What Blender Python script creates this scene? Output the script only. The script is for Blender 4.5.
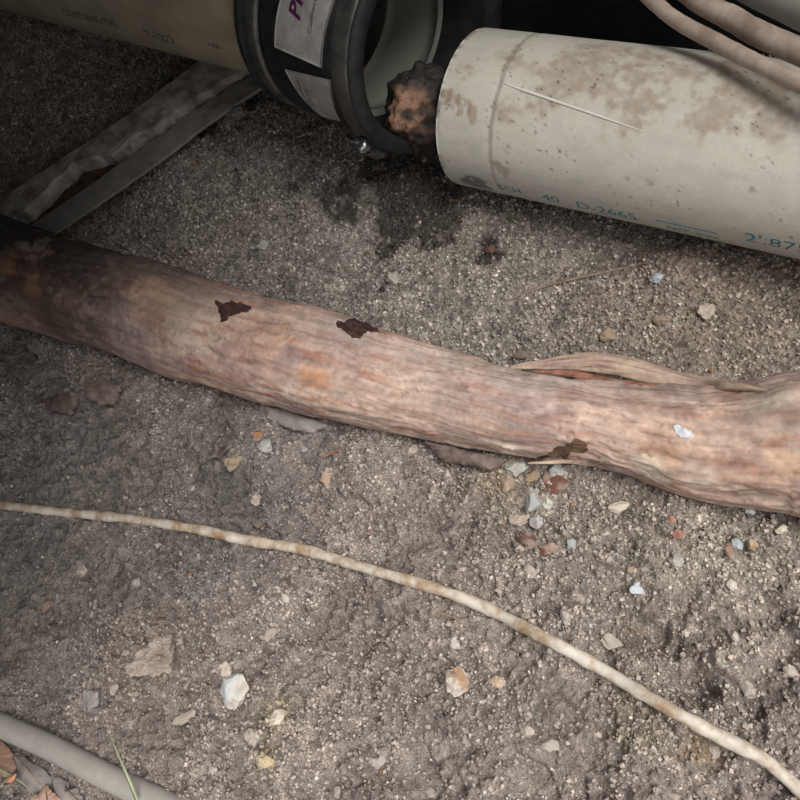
import bpy, bmesh, math, random, time
import numpy as np
from mathutils import Vector, Matrix
from mathutils.bvhtree import BVHTree
T0 = time.time()
random.seed(4); RNG = np.random.default_rng(11)
for o in list(bpy.data.objects): bpy.data.objects.remove(o)
SC = bpy.context.scene; COL = SC.collection

# ------------------------------------------------------------------ camera
CAM_H = 0.487; FPX = 770.0
nz = np.array([-.33, .41, .85]); nz /= np.linalg.norm(nz)
yy = np.array([0, 0, -1.]) - (-nz[2]) * nz; yy /= np.linalg.norm(yy)
xx = np.cross(yy, nz)
CR = np.array([xx, yy, nz])                      # camera axes -> world
CP = np.array([0, 0, CAM_H])
cd = bpy.data.cameras.new('camera'); cam = bpy.data.objects.new('camera', cd); COL.objects.link(cam)
cd.sensor_width = 36; cd.lens = 36 * FPX / 800; cd.clip_start = .01
m4 = Matrix.Identity(4)
for i in range(3):
    for j in range(3): m4[i][j] = CR[i, j]
    m4[i][3] = CP[i]
cam.matrix_world = m4; SC.camera = cam

# ------------------------------------------------------------------ light
SC.view_settings.view_transform = 'Standard'; SC.view_settings.look = 'None'
SC.view_settings.gamma = 1; SC.view_settings.use_curve_mapping = False
SC.view_settings.exposure = 0.12
W = bpy.data.worlds.new('sky'); SC.world = W; W.use_nodes = True
W.node_tree.nodes['Background'].inputs[0].default_value = (.97, .98, 1.0, 1)
W.node_tree.nodes['Background'].inputs[1].default_value = .78
sd = bpy.data.lights.new('sun', 'SUN'); sd.energy = 3.9; sd.angle = math.radians(38); sd.color = (1, .97, .93)
sun = bpy.data.objects.new('sun', sd); COL.objects.link(sun)
def aim_sun(frm): sun.rotation_euler = (Vector((0, 0, 0)) - Vector(frm)).to_track_quat('-Z', 'Y').to_euler()
aim_sun((.42, -.52, 1.25)); sun.location = (1, -1, 1.5)

# ------------------------------------------------------------------ photogrammetry helpers
def ray(u, v): return CR @ np.array([(u - 400) / FPX, (400 - v) / FPX, -1.])
def P(u, v, d): return CP + ray(u, v) * d
def at_z(u, v, z=0.):
    r = ray(u, v); return CP + r * ((z - CAM_H) / r[2])
def depth_of(p): return float(-((np.asarray(p) - CP) @ CR)[..., 2])

# ------------------------------------------------------------------ numpy noise
def _h(*a):
    h = np.zeros(np.broadcast(*a).shape, np.uint32)
    for k, x in zip((374761393, 668265263, 2147483647 - 58, 974634777), a):
        h = h ^ (x.astype(np.int64).astype(np.uint32) * np.uint32(k))
        h = (h ^ (h >> np.uint32(13))) * np.uint32(1274126177)
    return h ^ (h >> np.uint32(16))
def hf(*a): return (_h(*a) & np.uint32(0xffffff)).astype(np.float32) / 0xffffff
def vn2(x, y, seed=0):
    xi = np.floor(x); yi = np.floor(y); fx = x - xi; fy = y - yi
    fx = fx * fx * (3 - 2 * fx); fy = fy * fy * (3 - 2 * fy); s = np.full(xi.shape, seed)
    a = hf(xi, yi, s); b = hf(xi + 1, yi, s); c = hf(xi, yi + 1, s); d = hf(xi + 1, yi + 1, s)
    return (a + (b - a) * fx) * (1 - fy) + (c + (d - c) * fx) * fy - .5
def fbm(x, y, f, o=4, seed=0, g=.5):
    r = 0; a = 1.
    for k in range(o):
        r = r + a * vn2(x * f + 17.3 * k, y * f - 9.1 * k, seed + k); a *= g; f *= 2.03
    return r
def worley(x, y, seed=0):
    xi = np.floor(x); yi = np.floor(y)
    f1 = np.full(x.shape, 9., np.float32); f2 = f1.copy(); cid = np.zeros(x.shape, np.float32)
    s = np.full(x.shape, seed)
    for dx in (-1, 0, 1):
        for dy in (-1, 0, 1):
            cx = xi + dx; cy = yi + dy
            px = cx + hf(cx, cy, s); py = cy + hf(cx, cy, s + 7)
            d = np.sqrt((px - x) ** 2 + (py - y) ** 2).astype(np.float32)
            near = d < f1
            f2 = np.where(near, f1, np.minimum(f2, d)); cid = np.where(near, hf(cx, cy, s + 13), cid)
            f1 = np.where(near, d, f1)
    return f1, f2, cid
def sst(a, b, x):
    t = np.clip((x - a) / (b - a), 0, 1); return t * t * (3 - 2 * t)

# ------------------------------------------------------------------ object helpers
def np_mesh(name, V, Fc, smooth=True, cols=None):
    V = np.asarray(V, np.float32); Fc = np.asarray(Fc, np.int32); n = Fc.shape[1]
    me = bpy.data.meshes.new(name)
    me.vertices.add(len(V)); me.vertices.foreach_set('co', V.ravel())
    me.loops.add(Fc.size); me.loops.foreach_set('vertex_index', Fc.ravel())
    me.polygons.add(len(Fc)); me.polygons.foreach_set('loop_start', np.arange(0, Fc.size, n, dtype=np.int32))
    me.update(calc_edges=True)
    me.polygons.foreach_set('use_smooth', np.full(len(Fc), smooth))
    if cols is not None:
        a = me.color_attributes.new('tint', 'FLOAT_COLOR', 'POINT')
        c = np.ones((len(V), 4), np.float32); c[:, :3] = np.clip(cols, 0, 1)
        a.data.foreach_set('color', c.ravel())
    return me
def add(name, me, mat, parent=None, label=None, cat=None, group=None, kind=None, loc=None):
    o = bpy.data.objects.new(name, me); COL.objects.link(o)
    if mat is not None:
        me.materials.clear(); me.materials.append(mat)
    if parent is not None: o.parent = parent
    if loc is not None: o.location = loc
    tag(o, label, cat, group, kind); return o
def tag(o, label=None, cat=None, group=None, kind=None):
    for k, v in (('label', label), ('category', cat), ('group', group), ('kind', kind)):
        if v: o[k] = v
    return o
def thing(name, label, cat, loc=(0, 0, 0), group=None):
    o = bpy.data.objects.new(name, None); COL.objects.link(o); o.location = loc; o.empty_display_size = .02
    return tag(o, label, cat, group)
def localise(o):
    """put a mesh object's origin at the base centre of its mesh"""
    me = o.data; n = len(me.vertices); a = np.empty(n * 3, np.float32); me.vertices.foreach_get('co', a)
    a = a.reshape(-1, 3); c = np.array([(a[:, 0].min() + a[:, 0].max()) / 2, (a[:, 1].min() + a[:, 1].max()) / 2, a[:, 2].min()])
    me.vertices.foreach_set('co', (a - c).ravel()); me.update(); o.location = Vector(c.tolist()); return o
def grid_faces(nu, nv, wrap=False):
    i = np.arange(nu - 1)[:, None]; j = np.arange(nv if wrap else nv - 1)[None]
    j2 = (j + 1) % nv
    return np.stack([i * nv + j + 0 * i, (i + 1) * nv + j, (i + 1) * nv + j2, i * nv + j2 + 0 * i], -1).reshape(-1, 4)
def catmull(pts, n):
    pts = np.asarray(pts, float); q = np.vstack([2 * pts[0] - pts[1], pts, 2 * pts[-1] - pts[-2]])
    seg = np.linalg.norm(np.diff(pts, axis=0), axis=1); cum = np.r_[0, np.cumsum(seg)]
    s = np.linspace(0, cum[-1], n); k = np.clip(np.searchsorted(cum, s, 'right') - 1, 0, len(seg) - 1)
    t = ((s - cum[k]) / seg[k])[:, None]
    a, b, c, d = q[k], q[k + 1], q[k + 2], q[k + 3]
    return .5 * (2 * b + (c - a) * t + (2 * a - 5 * b + 4 * c - d) * t * t + (3 * b - a - 3 * c + d) * t ** 3), s
def frames(C):
    T = np.gradient(C, axis=0); T /= np.linalg.norm(T, axis=1)[:, None]
    S = np.cross(T, [0, 0, 1.]); ln = np.linalg.norm(S, axis=1)[:, None]; S = np.where(ln < 1e-6, [1., 0, 0], S / np.maximum(ln, 1e-9))
    U = np.cross(S, T); return T, S, U
def tube(pts, rad, n=60, m=12, jitter=0, seed=0, cap=True):
    C, s = catmull(pts, n); T, S, U = frames(C)
    r = np.interp(np.linspace(0, 1, n), np.linspace(0, 1, len(rad)), rad) if np.ndim(rad) else np.full(n, rad)
    if jitter: r = r * (1 + jitter * np.array([fbm(np.array([x * 1.0]), np.array([seed * 3.1]), 120, 3, seed)[0] for x in s]))
    t = np.linspace(0, 2 * np.pi, m, endpoint=False)
    V = C[:, None] + r[:, None, None] * (np.cos(t)[None, :, None] * S[:, None] + np.sin(t)[None, :, None] * U[:, None])
    V = V.reshape(-1, 3); Fq = grid_faces(n, m, True)
    if cap:
        V = np.vstack([V, C[0], C[-1]]); j = np.arange(m); j2 = (j + 1) % m; b = (n - 1) * m
        Fq = np.vstack([Fq, np.stack([np.full(m, n * m), j, j2, j2], 1)[:, [0, 1, 2, 2]], np.stack([np.full(m, n * m + 1), b + j2, b + j, b + j], 1)])
    return V, Fq
def tube_mesh(name, *a, **k):
    V, Fq = tube(*a, **k); n = len(V)
    me = bpy.data.meshes.new(name)
    faces = [tuple(f) if f[2] != f[3] else tuple(f[:3]) for f in Fq.tolist()]
    me.from_pydata(V.tolist(), [], faces); me.update()
    for p in me.polygons: p.use_smooth = True
    return me

# ------------------------------------------------------------------ materials
def new_mat(name, rough=.9, spec=.3, metal=0.):
    m = bpy.data.materials.new(name); m.use_nodes = True; nt = m.node_tree; b = nt.nodes['Principled BSDF']
    b.inputs['Roughness'].default_value = rough; b.inputs['Metallic'].default_value = metal
    b.inputs['Specular IOR Level'].default_value = spec
    return m, nt, b
def node(nt, t, **k):
    n = nt.nodes.new(t)
    for a, v in k.items(): setattr(n, a, v)
    return n
def noise(nt, scale, detail=4, rough=.6, vec=None, stretch=None, coord='Object'):
    tc = node(nt, 'ShaderNodeTexCoord'); mp = node(nt, 'ShaderNodeMapping')
    nt.links.new(tc.outputs[coord], mp.inputs[0])
    if stretch: mp.inputs['Scale'].default_value = stretch
    n = node(nt, 'ShaderNodeTexNoise'); n.inputs['Scale'].default_value = scale
    n.inputs['Detail'].default_value = detail; n.inputs['Roughness'].default_value = rough
    nt.links.new(mp.outputs[0], n.inputs['Vector']); return n
def ramp(nt, src, stops):
    r = node(nt, 'ShaderNodeValToRGB'); e = r.color_ramp.elements
    while len(e) < len(stops): e.new(.5)
    for x, (p, c) in zip(e, stops): x.position = p; x.color = (*c, 1)
    nt.links.new(src, r.inputs[0]); return r
def bump(nt, b, src, dist, strength=1.):
    n = node(nt, 'ShaderNodeBump'); n.inputs['Distance'].default_value = dist; n.inputs['Strength'].default_value = strength
    nt.links.new(src, n.inputs['Height']); nt.links.new(n.outputs[0], b.inputs['Normal']); return n
def mul(nt, a, c, fac=1.):
    m = node(nt, 'ShaderNodeMix', data_type='RGBA', blend_type='MULTIPLY'); m.inputs[0].default_value = fac
    nt.links.new(a, m.inputs[6]); nt.links.new(c, m.inputs[7]); return m.outputs[2]
def tint_mat(name, rough=.9, spec=.25, scale=900, lo=.72, hi=1.25, bd=.0006, stretch=None, wet=False):
    m, nt, b = new_mat(name, rough, spec)
    a = node(nt, 'ShaderNodeAttribute', attribute_name='tint')
    n = noise(nt, scale, 5, .65, stretch=stretch)
    r = ramp(nt, n.outputs[0], [(.3, (lo,) * 3), (.7, (hi,) * 3)])
    nt.links.new(mul(nt, a.outputs[0], r.outputs[0]), b.inputs['Base Color'])
    if bd: bump(nt, b, n.outputs[0], bd)
    if wet:   # alpha-less wetness: dark tint -> glossier
        rg = node(nt, 'ShaderNodeMapRange'); rg.inputs[1].default_value = .02; rg.inputs[2].default_value = .09
        rg.inputs[3].default_value = .45; rg.inputs[4].default_value = rough
        bw = node(nt, 'ShaderNodeRGBToBW'); nt.links.new(a.outputs[0], bw.inputs[0]); nt.links.new(bw.outputs[0], rg.inputs[0])
        nt.links.new(rg.outputs[0], b.inputs['Roughness'])
    return m
def plain(name, c1, c2, scale=60, rough=.85, spec=.25, bd=.0004, stretch=None, metal=0., p=(.35, .65), detail=5, tr=0):
    m, nt, b = new_mat(name, rough, spec, metal); n = noise(nt, scale, detail, .65, stretch=stretch)
    r = ramp(nt, n.outputs[0], [(p[0], c1), (p[1], c2)]); nt.links.new(r.outputs[0], b.inputs['Base Color'])
    if bd: bump(nt, b, n.outputs[0], bd)
    return m
M_ground = tint_mat('packed_soil', .95, .12, 640, .5, 1.55, .0045, wet=True)
M_grain = tint_mat('grit', .92, .18, 1500, .8, 1.2, .0003)
M_root = tint_mat('peeled_root', .82, .22, 260, .82, 1.18, .0004)
M_pvc = tint_mat('pvc', .55, .35, 420, .93, 1.06, .00008)
M_rubber = plain('black_rubber', (.008, .008, .009), (.022, .021, .02), 90, .6, .3, .0003)
M_band = plain('dull_steel_band', (.05, .052, .05), (.14, .13, .115), 70, .5, .5, .0002, metal=.5)
M_chrome = plain('bright_steel', (.35, .36, .36), (.6, .6, .6), 120, .3, .5, .0001, metal=.9)
M_label = plain('label_paper', (.24, .225, .21), (.40, .385, .365), 60, .7, .3, .0001)
M_purple = plain('purple_ink', (.07, .01, .05), (.10, .015, .07), 200, .7, .2, 0)
M_ink = plain('dark_ink', (.03, .03, .035), (.06, .06, .07), 300, .8, .2, 0)
M_teal = plain('teal_ink', (.015, .13, .18), (.13, .28, .31), 500, .7, .2, 0, p=(.42, .68))
M_green_ink = plain('faded_green_ink', (.015, .022, .02), (.07, .07, .055), 500, .7, .2, 0, p=(.45, .65))
M_cable = plain('cable_jacket', (.26, .165, .09), (.53, .48, .41), 70, .6, .3, .0004, p=(.35, .58), detail=8)
M_conduit = plain('grey_conduit', (.27, .25, .225), (.34, .32, .29), 40, .6, .3, .0001)
M_tan = plain('dusty_tan_tube', (.24, .18, .14), (.42, .34, .28), 45, .8, .2, .0003)
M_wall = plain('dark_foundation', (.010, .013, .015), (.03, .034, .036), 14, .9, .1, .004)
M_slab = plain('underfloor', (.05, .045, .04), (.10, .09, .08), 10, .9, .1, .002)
M_board = plain('weathered_board', (.18, .16, .14), (.46, .42, .37), 55, .9, .15, .0012, p=(.38, .62))
M_strip = plain('dusty_metal_strip', (.17, .155, .14), (.26, .24, .215), 60, .75, .3, .0003)
M_rot = plain('rotten_wood', (.05, .03, .02), (.16, .10, .065), 80, .95, .1, .0012)
M_scar = plain('dark_bark', (.018, .009, .008), (.075, .035, .028), 180, .75, .3, .0008)
M_flake = plain('purple_brown_bark', (.09, .065, .055), (.20, .15, .135), 120, .85, .2, .0008, stretch=(1, 1, 1))
M_white = plain('white_lichen', (.42, .43, .45), (.62, .63, .65), 300, .8, .2, .0003)
M_grass = plain('grass', (.24, .27, .14), (.42, .43, .28), 60, .6, .3, 0)
M_leaf_tan = plain('tan_leaf', (.36, .22, .16), (.52, .36, .28), 70, .75, .25, .0003)
M_leaf_grey = plain('grey_leaf', (.20, .18, .165), (.30, .275, .25), 90, .8, .2, .0003)
M_leaf_brown = plain('brown_leaf', (.16, .09, .06), (.30, .19, .14), 60, .75, .25, .0003)
M_twig = plain('twig', (.14, .09, .06), (.30, .22, .16), 200, .85, .2, .0003)
M_redtwig = plain('red_twig', (.25, .09, .05), (.42, .2, .13), 200, .85, .2, .0003)
M_redbark = plain('red_inner_bark', (.13, .055, .04), (.30, .14, .095), 160, .85, .2, .0006, stretch=(1, 1, 1))
M_mud = tint_mat('wet_mud', .6, .4, 500, .6, 1.4, .001)

# ------------------------------------------------------------------ main axes (measured)
RP0 = np.array([.186, .4296, .055]); RPd = np.array([.4383, -.8988, .0]); RPd /= np.linalg.norm(RPd); RPR = .057
K = 1.15
def far(p): return CP + K * (np.array(p) - CP)
CO0 = far([.1322, .5014, .1536]); COd = np.array([.24474, -.96958, .0038]); COd /= np.linalg.norm(COd); COR = .068 * K; COL_ = .0888 * K
LP0 = far([.1360, .4966, .1556]); LPd = np.array([-.36635, .93046, -.0052]); LPd /= np.linalg.norm(LPd); LPR = .057 * K
def basis(d):
    a = np.cross(d, [0, 0, 1.]); a /= np.linalg.norm(a); return a, np.cross(a, d)
def cyl_hit(u, v, p, d, r):
    a, b = basis(d); o = CP - p; w = ray(u, v)
    ox, oy, wx, wy = o @ a, o @ b, w @ a, w @ b
    A = wx * wx + wy * wy; B = 2 * (ox * wx + oy * wy); C = ox * ox + oy * oy - r * r; D = max(B * B - 4 * A * C, 0)
    t = (-B - math.sqrt(D)) / (2 * A); h = CP + w * t - p
    return h @ d, math.atan2(h @ b, h @ a)
def cyl_pt(s, th, p, d, r):
    a, b = basis(d); s = np.asarray(s)[..., None]; th = np.asarray(th)[..., None]; r = np.asarray(r)[..., None] if np.ndim(r) else r
    return p + s * d + r * (np.cos(th) * a + np.sin(th) * b)

# ------------------------------------------------------------------ ground height and colour
# root centre line, image edges (top, bottom) -> mid + half width
RT = [(-60, 194, 305), (0, 213, 321), (49, 232, 337), (112, 249, 355), (187, 271, 381), (262, 296, 404), (327, 312, 419), (395, 334, 434), (449, 349, 443),
      (530, 368, 460), (600, 377, 467), (661, 382, 485), (706, 386, 499), (762, 378, 508), (800, 371, 514), (860, 374, 530), (940, 390, 556)]
def root_nodes():
    out = []
    for i, (u, a, b) in enumerate(RT):
        j0, j1 = max(i - 1, 0), min(i + 1, len(RT) - 1)
        sl = ((RT[j1][1] + RT[j1][2]) - (RT[j0][1] + RT[j0][2])) / 2 / (RT[j1][0] - RT[j0][0])
        hw = (b - a) / 2 / math.sqrt(1 + sl * sl); z = .024
        for _ in range(4):
            c = at_z(u, (a + b) / 2, z); d = depth_of(c); r = hw * d / FPX; z = r * .62
        out.append((*c, r))
    return np.array(out)
RN = root_nodes()
_e = RN[-1] - RN[-2]; RN = np.vstack([RN, RN[-1] + _e * 1.3, RN[-1] + _e * 3.0]); _e = RN[0] - RN[1]; RN = np.vstack([RN[0] + _e * 1.5, RN])
RC, RS = catmull(RN[:, :3], 820); RR = np.interp(RS, np.r_[0, np.cumsum(np.linalg.norm(np.diff(RN[:, :3], axis=0), axis=1))], RN[:, 3])
def G0(u, v, z=0.): return at_z(u, v, z)
BUMPS = [  # u, v, radius px, height m
    (150, 655, 42, .009), (120, 650, 22, .004), (250, 720, 60, .006), (420, 560, 60, .006), (500, 590, 50, .005), (350, 535, 45, .005),
    (580, 630, 34, .008), (640, 670, 30, .008), (690, 715, 26, .007), (660, 645, 22, -.011), (700, 690, 22, -.011), (620, 600, 26, -.006),
    (770, 615, 20, -.009), (795, 650, 20, -.010), (730, 660, 30, .006), (780, 720, 30, .006), (560, 775, 34, -.012), (600, 790, 20, -.010), (500, 760, 34, .006),
    (400, 700, 50, .005), (300, 770, 40, .006), (60, 420, 60, .004), (110, 400, 34, .007), (240, 455, 40, .005), (500, 500, 40, .003),
    (540, 560, 50, .005), (700, 560, 60, .004), (40, 600, 60, -.003), (50, 690, 40, -.006), (200, 560, 60, .003), (330, 640, 50, -.004), (450, 660, 30, -.003),
    (545, 500, 20, .004), (640, 760, 40, .005), (420, 780, 30, -.006), (210, 770, 25, -.005), (660, 320, 40, .004), (590, 330, 26, .003), (480, 245, 22, -.005), (400, 225, 30, -.004),
    (330, 200, 40, .004), (240, 115, 20, .006), (550, 215, 40, .003), (700, 270, 50, .003), (100, 120, 60, .004)]
BW = [(G0(u, v)[:2], r * depth_of(G0(u, v)) / FPX, h) for u, v, r, h in BUMPS for h in (h * 1.6,)]
def gz_raw(x, y, fine=True):
    z = .010 * fbm(x, y, 5, 3, 3) + .009 * fbm(x, y, 18, 3, 9)
    for c, r, h in BW: z = z + h * np.exp(-((x - c[0]) ** 2 + (y - c[1]) ** 2) / (r * r * .8))
    # mound that carries the coupling and the elevated pipe, trench rising towards the house
    mid = CO0 + COd * COL_ * .5
    z = z + .020 * np.exp(-((x - mid[0]) ** 2 + (y - mid[1]) ** 2) / .006)
    z = z + .05 * sst(.75, 1.25, y)
    # bed of the pipe: pressed down a little
    a = np.array([RPd[1], -RPd[0]]); dd = (x - RP0[0]) * a[0] + (y - RP0[1]) * a[1]; ss = (x - RP0[0]) * RPd[0] + (y - RP0[1]) * RPd[1]
    z = z - .007 * np.exp(-(dd / .045) ** 2) * sst(-.03, .02, ss)
    return z
def zones(x, y):
    """returns region masks from ground position"""
    # signed distance behind the root
    k = RC[::20, :2]; d = np.full(x.shape, 9., np.float32); side = np.zeros(x.shape, np.float32)
    for i in range(len(k) - 1):
        e = k[i + 1] - k[i]; L = np.linalg.norm(e); e = e / L; t = np.clip((x - k[i][0]) * e[0] + (y - k[i][1]) * e[1], 0, L)
        dx = x - k[i][0] - t * e[0]; dy = y - k[i][1] - t * e[1]; q = np.sqrt(dx * dx + dy * dy)
        s = np.sign(e[0] * dy - e[1] * dx); side = np.where(q < d, s, side); d = np.minimum(d, q)
    return d * side
def camuv(x, y, z=0.):
    q = np.stack([x - CP[0], y - CP[1], z - CP[2] + 0 * x], -1) @ CR
    w = np.maximum(-q[..., 2], .02); return 400 + FPX * q[..., 0] / w, 400 - FPX * q[..., 1] / w
def blob(x, y, u, v, r):
    c = G0(u, v); rr = r * depth_of(c) / FPX
    return np.exp(-((x - c[0]) ** 2 + (y - c[1]) ** 2) / (rr * rr))
DRY = np.array([.345, .290, .255])
def soil_colour(x, y, sd):
    n1 = fbm(x, y, 22, 4, 21); n2 = fbm(x, y, 90, 4, 31); n3 = fbm(x, y, 300, 2, 41)
    c = np.tile(DRY, x.shape + (1,)) * (1 + .35 * n1 + .35 * n2 + .25 * n3)[..., None]
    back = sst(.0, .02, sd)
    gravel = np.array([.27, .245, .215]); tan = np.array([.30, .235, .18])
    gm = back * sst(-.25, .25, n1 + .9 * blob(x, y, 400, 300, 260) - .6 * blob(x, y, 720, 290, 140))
    c = c * (1 - .75 * gm[..., None]) + .75 * gm[..., None] * gravel * (1 + .5 * n2 + .5 * n3)[..., None]
    tm = .6 * np.clip(back * blob(x, y, 720, 300, 150) + .4 * back * blob(x, y, 470, 200, 90), 0, 1)
    c = c * (1 - tm[..., None]) + tm[..., None] * tan * (1 + .4 * n2)[..., None]
    # damp, greyer ground towards the left in front of the root
    dm = (1 - back) * np.clip(blob(x, y, 30, 520, 230) + .6 * blob(x, y, 250, 480, 120), 0, 1) * .55
    c = c * (1 - dm[..., None]) + dm[..., None] * np.array([.155, .15, .145]) * (1 + .35 * n2)[..., None]
    # cream grit in front of root at right
    cm = (1 - back) * np.clip(blob(x, y, 700, 540, 110) + .6 * blob(x, y, 540, 500, 50), 0, 1) * .5
    c = c * (1 - cm[..., None]) + cm[..., None] * np.array([.36, .32, .26]) * (1 + .7 * n3 + .4 * n2)[..., None]
    # wet stains leaking from the joint
    wet = 0
    for u, v, r, a in ((400, 215, 30, 1), (440, 235, 22, 1), (488, 248, 22, 1.1), (345, 205, 26, .8), (380, 250, 16, .6), (420, 190, 30, .8), (300, 180, 40, .5), (440, 205, 30, .8), (230, 120, 50, .8), (395, 170, 30, .9)):
        wet = wet + a * blob(x, y, u, v, r)
    wet = sst(.3, .8, np.minimum(wet, 1.2) * (.95 + 1.5 * n2 + .6 * n1))
    c = c * (1 - .8 * wet[..., None]) + .8 * wet[..., None] * np.array([.020, .016, .013])
    # ochre / yellow mineral tints
    for u, v, r, col in ((285, 715, 14, (.5, .42, .26)), (275, 760, 12, (.46, .36, .18)), (262, 735, 16, (.42, .36, .30)), (640, 720, 30, (.32, .27, .2)), (150, 655, 40, (.34, .27, .22)), (700, 750, 16, (.36, .25, .15)), (500, 480, 22, (.38, .30, .2))):
        k = np.clip(blob(x, y, u, v, r) * (1.1 + 2 * n3), 0, 1)[..., None]; c = c * (1 - .65 * k) + .65 * k * np.array(col)
    return np.clip(c, .008, .8)
def fine_height(x, y, sd):
    front = 1 - sst(-.01, .02, sd); u, v = camuv(x, y)
    n = fbm(x, y, 14, 3, 77)
    wx = x + .0025 * fbm(x, y, 160, 2, 5); wy = y + .0025 * fbm(x, y, 160, 2, 6)
    rough = front * np.clip(.45 + .9 * sst(-.02, -.16, sd) * 1. + n, .15, 1.3)
    smoothL = blob(x, y, 30, 540, 180) * front; rough = rough * (1 - .6 * smoothL)
    f1, f2, id0 = worley(wx / .034 + .5 * vn2(x * 60, y * 60, 4), wy / .034, 8); z0 = front * (1 - .5 * smoothL) * .0075 * (np.sqrt(np.clip(1 - f1 * f1, 0, 1)) * (.2 + id0) - .5)
    f1, f2, id1 = worley(wx / .013, wy / .013, 1)          # clods
    z = z0 + rough * .0060 * (np.sqrt(np.clip(1 - f1 * f1, 0, 1)) * (.3 + id1) - .5)
    f1, f2, id2 = worley(wx / .0062, wy / .0062, 2)        # crumbs
    z = z + (rough * .0036 + .0006) * (np.sqrt(np.clip(1 - f1 * f1, 0, 1)) * (.2 + id2) - .4)
    f1, f2, id3 = worley(x / .0030, y / .0030, 3)          # grit
    gr = .0017 + .0003 * (1 - front)
    z = z + gr * (np.sqrt(np.clip(1 - f1 * f1, 0, 1)) * (.2 + id3) - .4)
    z = z + (.0030 * rough + .0006) * fbm(x, y, 120, 4, 51) + (.0022 * front * (.4 + .6 * rough)) * fbm(wx, wy, 330, 2, 53)
    # cracks / furrows
    cr = np.abs(fbm(wx, wy, 30, 3, 61)); z = z - front * .003 * np.exp(-(cr / .03) ** 2) * sst(0, .3, n + .2)
    return z, id3, id2
FOOT = [(-.10, 1.25), (.50, .36), (.36, -.02), (.05, -.09), (-.20, .02), (-.47, .23), (-.33, .75)]
def inpoly(x, y, poly):
    ins = np.zeros(x.shape, bool); n = len(poly)
    for i in range(n):
        x1, y1 = poly[i]; x2, y2 = poly[(i + 1) % n]
        ins ^= ((y1 > y) != (y2 > y)) & (x < (x2 - x1) * (y - y1) / (y2 - y1 + 1e-12) + x1)
    return ins
STEP = .00105
GX = np.arange(-.48, .51, STEP); GY = np.arange(-.10, 1.26, STEP)
gx, gy = np.meshgrid(GX, GY, indexing='ij')
ins = inpoly(gx, gy, FOOT)
sdm = np.zeros(gx.shape, np.float32); gzm = np.full(gx.shape, np.nan, np.float32)
px_, py_ = gx[ins], gy[ins]
sd_ = zones(px_, py_); fz, idg, idc = fine_height(px_, py_, sd_)
gz_ = gz_raw(px_, py_) + fz
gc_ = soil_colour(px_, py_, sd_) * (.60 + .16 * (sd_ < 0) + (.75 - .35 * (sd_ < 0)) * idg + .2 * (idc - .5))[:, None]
gzm[ins] = gz_
# soil heaped a little against the root's front
cellok = ins[:-1, :-1] & ins[1:, :-1] & ins[:-1, 1:] & ins[1:, 1:]
vid = np.full(gx.shape, -1, np.int64); vid[ins] = np.arange(ins.sum())
ci, cj = np.nonzero(cellok)
F1 = np.stack([vid[ci, cj], vid[ci + 1, cj], vid[ci + 1, cj + 1], vid[ci, cj + 1]], 1)
V1 = np.stack([px_, py_, gz_], 1)
# coarser ground carrying on beyond the visible part
cx_ = np.arange(-1.3, 1.4, .007); cy_ = np.arange(-1.0, 1.9, .007); ax, ay = np.meshgrid(cx_, cy_, indexing='ij')
inner = inpoly(ax, ay, [((x - .02) * .94 + .02, (y - .5) * .94 + .5) for x, y in FOOT])
az = gz_raw(ax, ay) - .003 + .012 * fbm(ax, ay, 50, 4, 71, .65)
az = np.where(inpoly(ax, ay, FOOT), az - .006, az)
ac = np.tile(DRY, (ax.size, 1)) * (1 + .4 * fbm(ax, ay, 30, 4, 21).ravel())[:, None]
nvy = len(cy_); keep = ~(inner[:-1, :-1] & inner[1:, :-1] & inner[:-1, 1:] & inner[1:, 1:]).ravel()
F2 = grid_faces(len(cx_), nvy)[keep] + len(V1)
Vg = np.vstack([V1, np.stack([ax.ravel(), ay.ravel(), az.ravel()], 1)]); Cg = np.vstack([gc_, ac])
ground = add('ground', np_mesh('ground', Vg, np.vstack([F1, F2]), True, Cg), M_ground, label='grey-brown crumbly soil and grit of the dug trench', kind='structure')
print('ground', len(Vg), time.time() - T0)
def gz(x, y):
    i = int(np.clip((x - GX[0]) / STEP, 0, len(GX) - 1)); j = int(np.clip((y - GY[0]) / STEP, 0, len(GY) - 1)); z = gzm[i, j]
    return float(z) if np.isfinite(z) else float(gz_raw(np.array([x]), np.array([y]))[0])
def gz_s(x, y):   # smooth version
    return float(gz_raw(np.array([x]), np.array([y]))[0])
def on_ground(u, v, lift=0.):
    z = 0.
    for _ in range(5):
        p = at_z(u, v, z + lift); z = gz_s(p[0], p[1])
    p = at_z(u, v, z + lift); return p
def gcol(x, y):
    a = np.array([x]), np.array([y]); return soil_colour(*a, zones(*a))[0]

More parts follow.
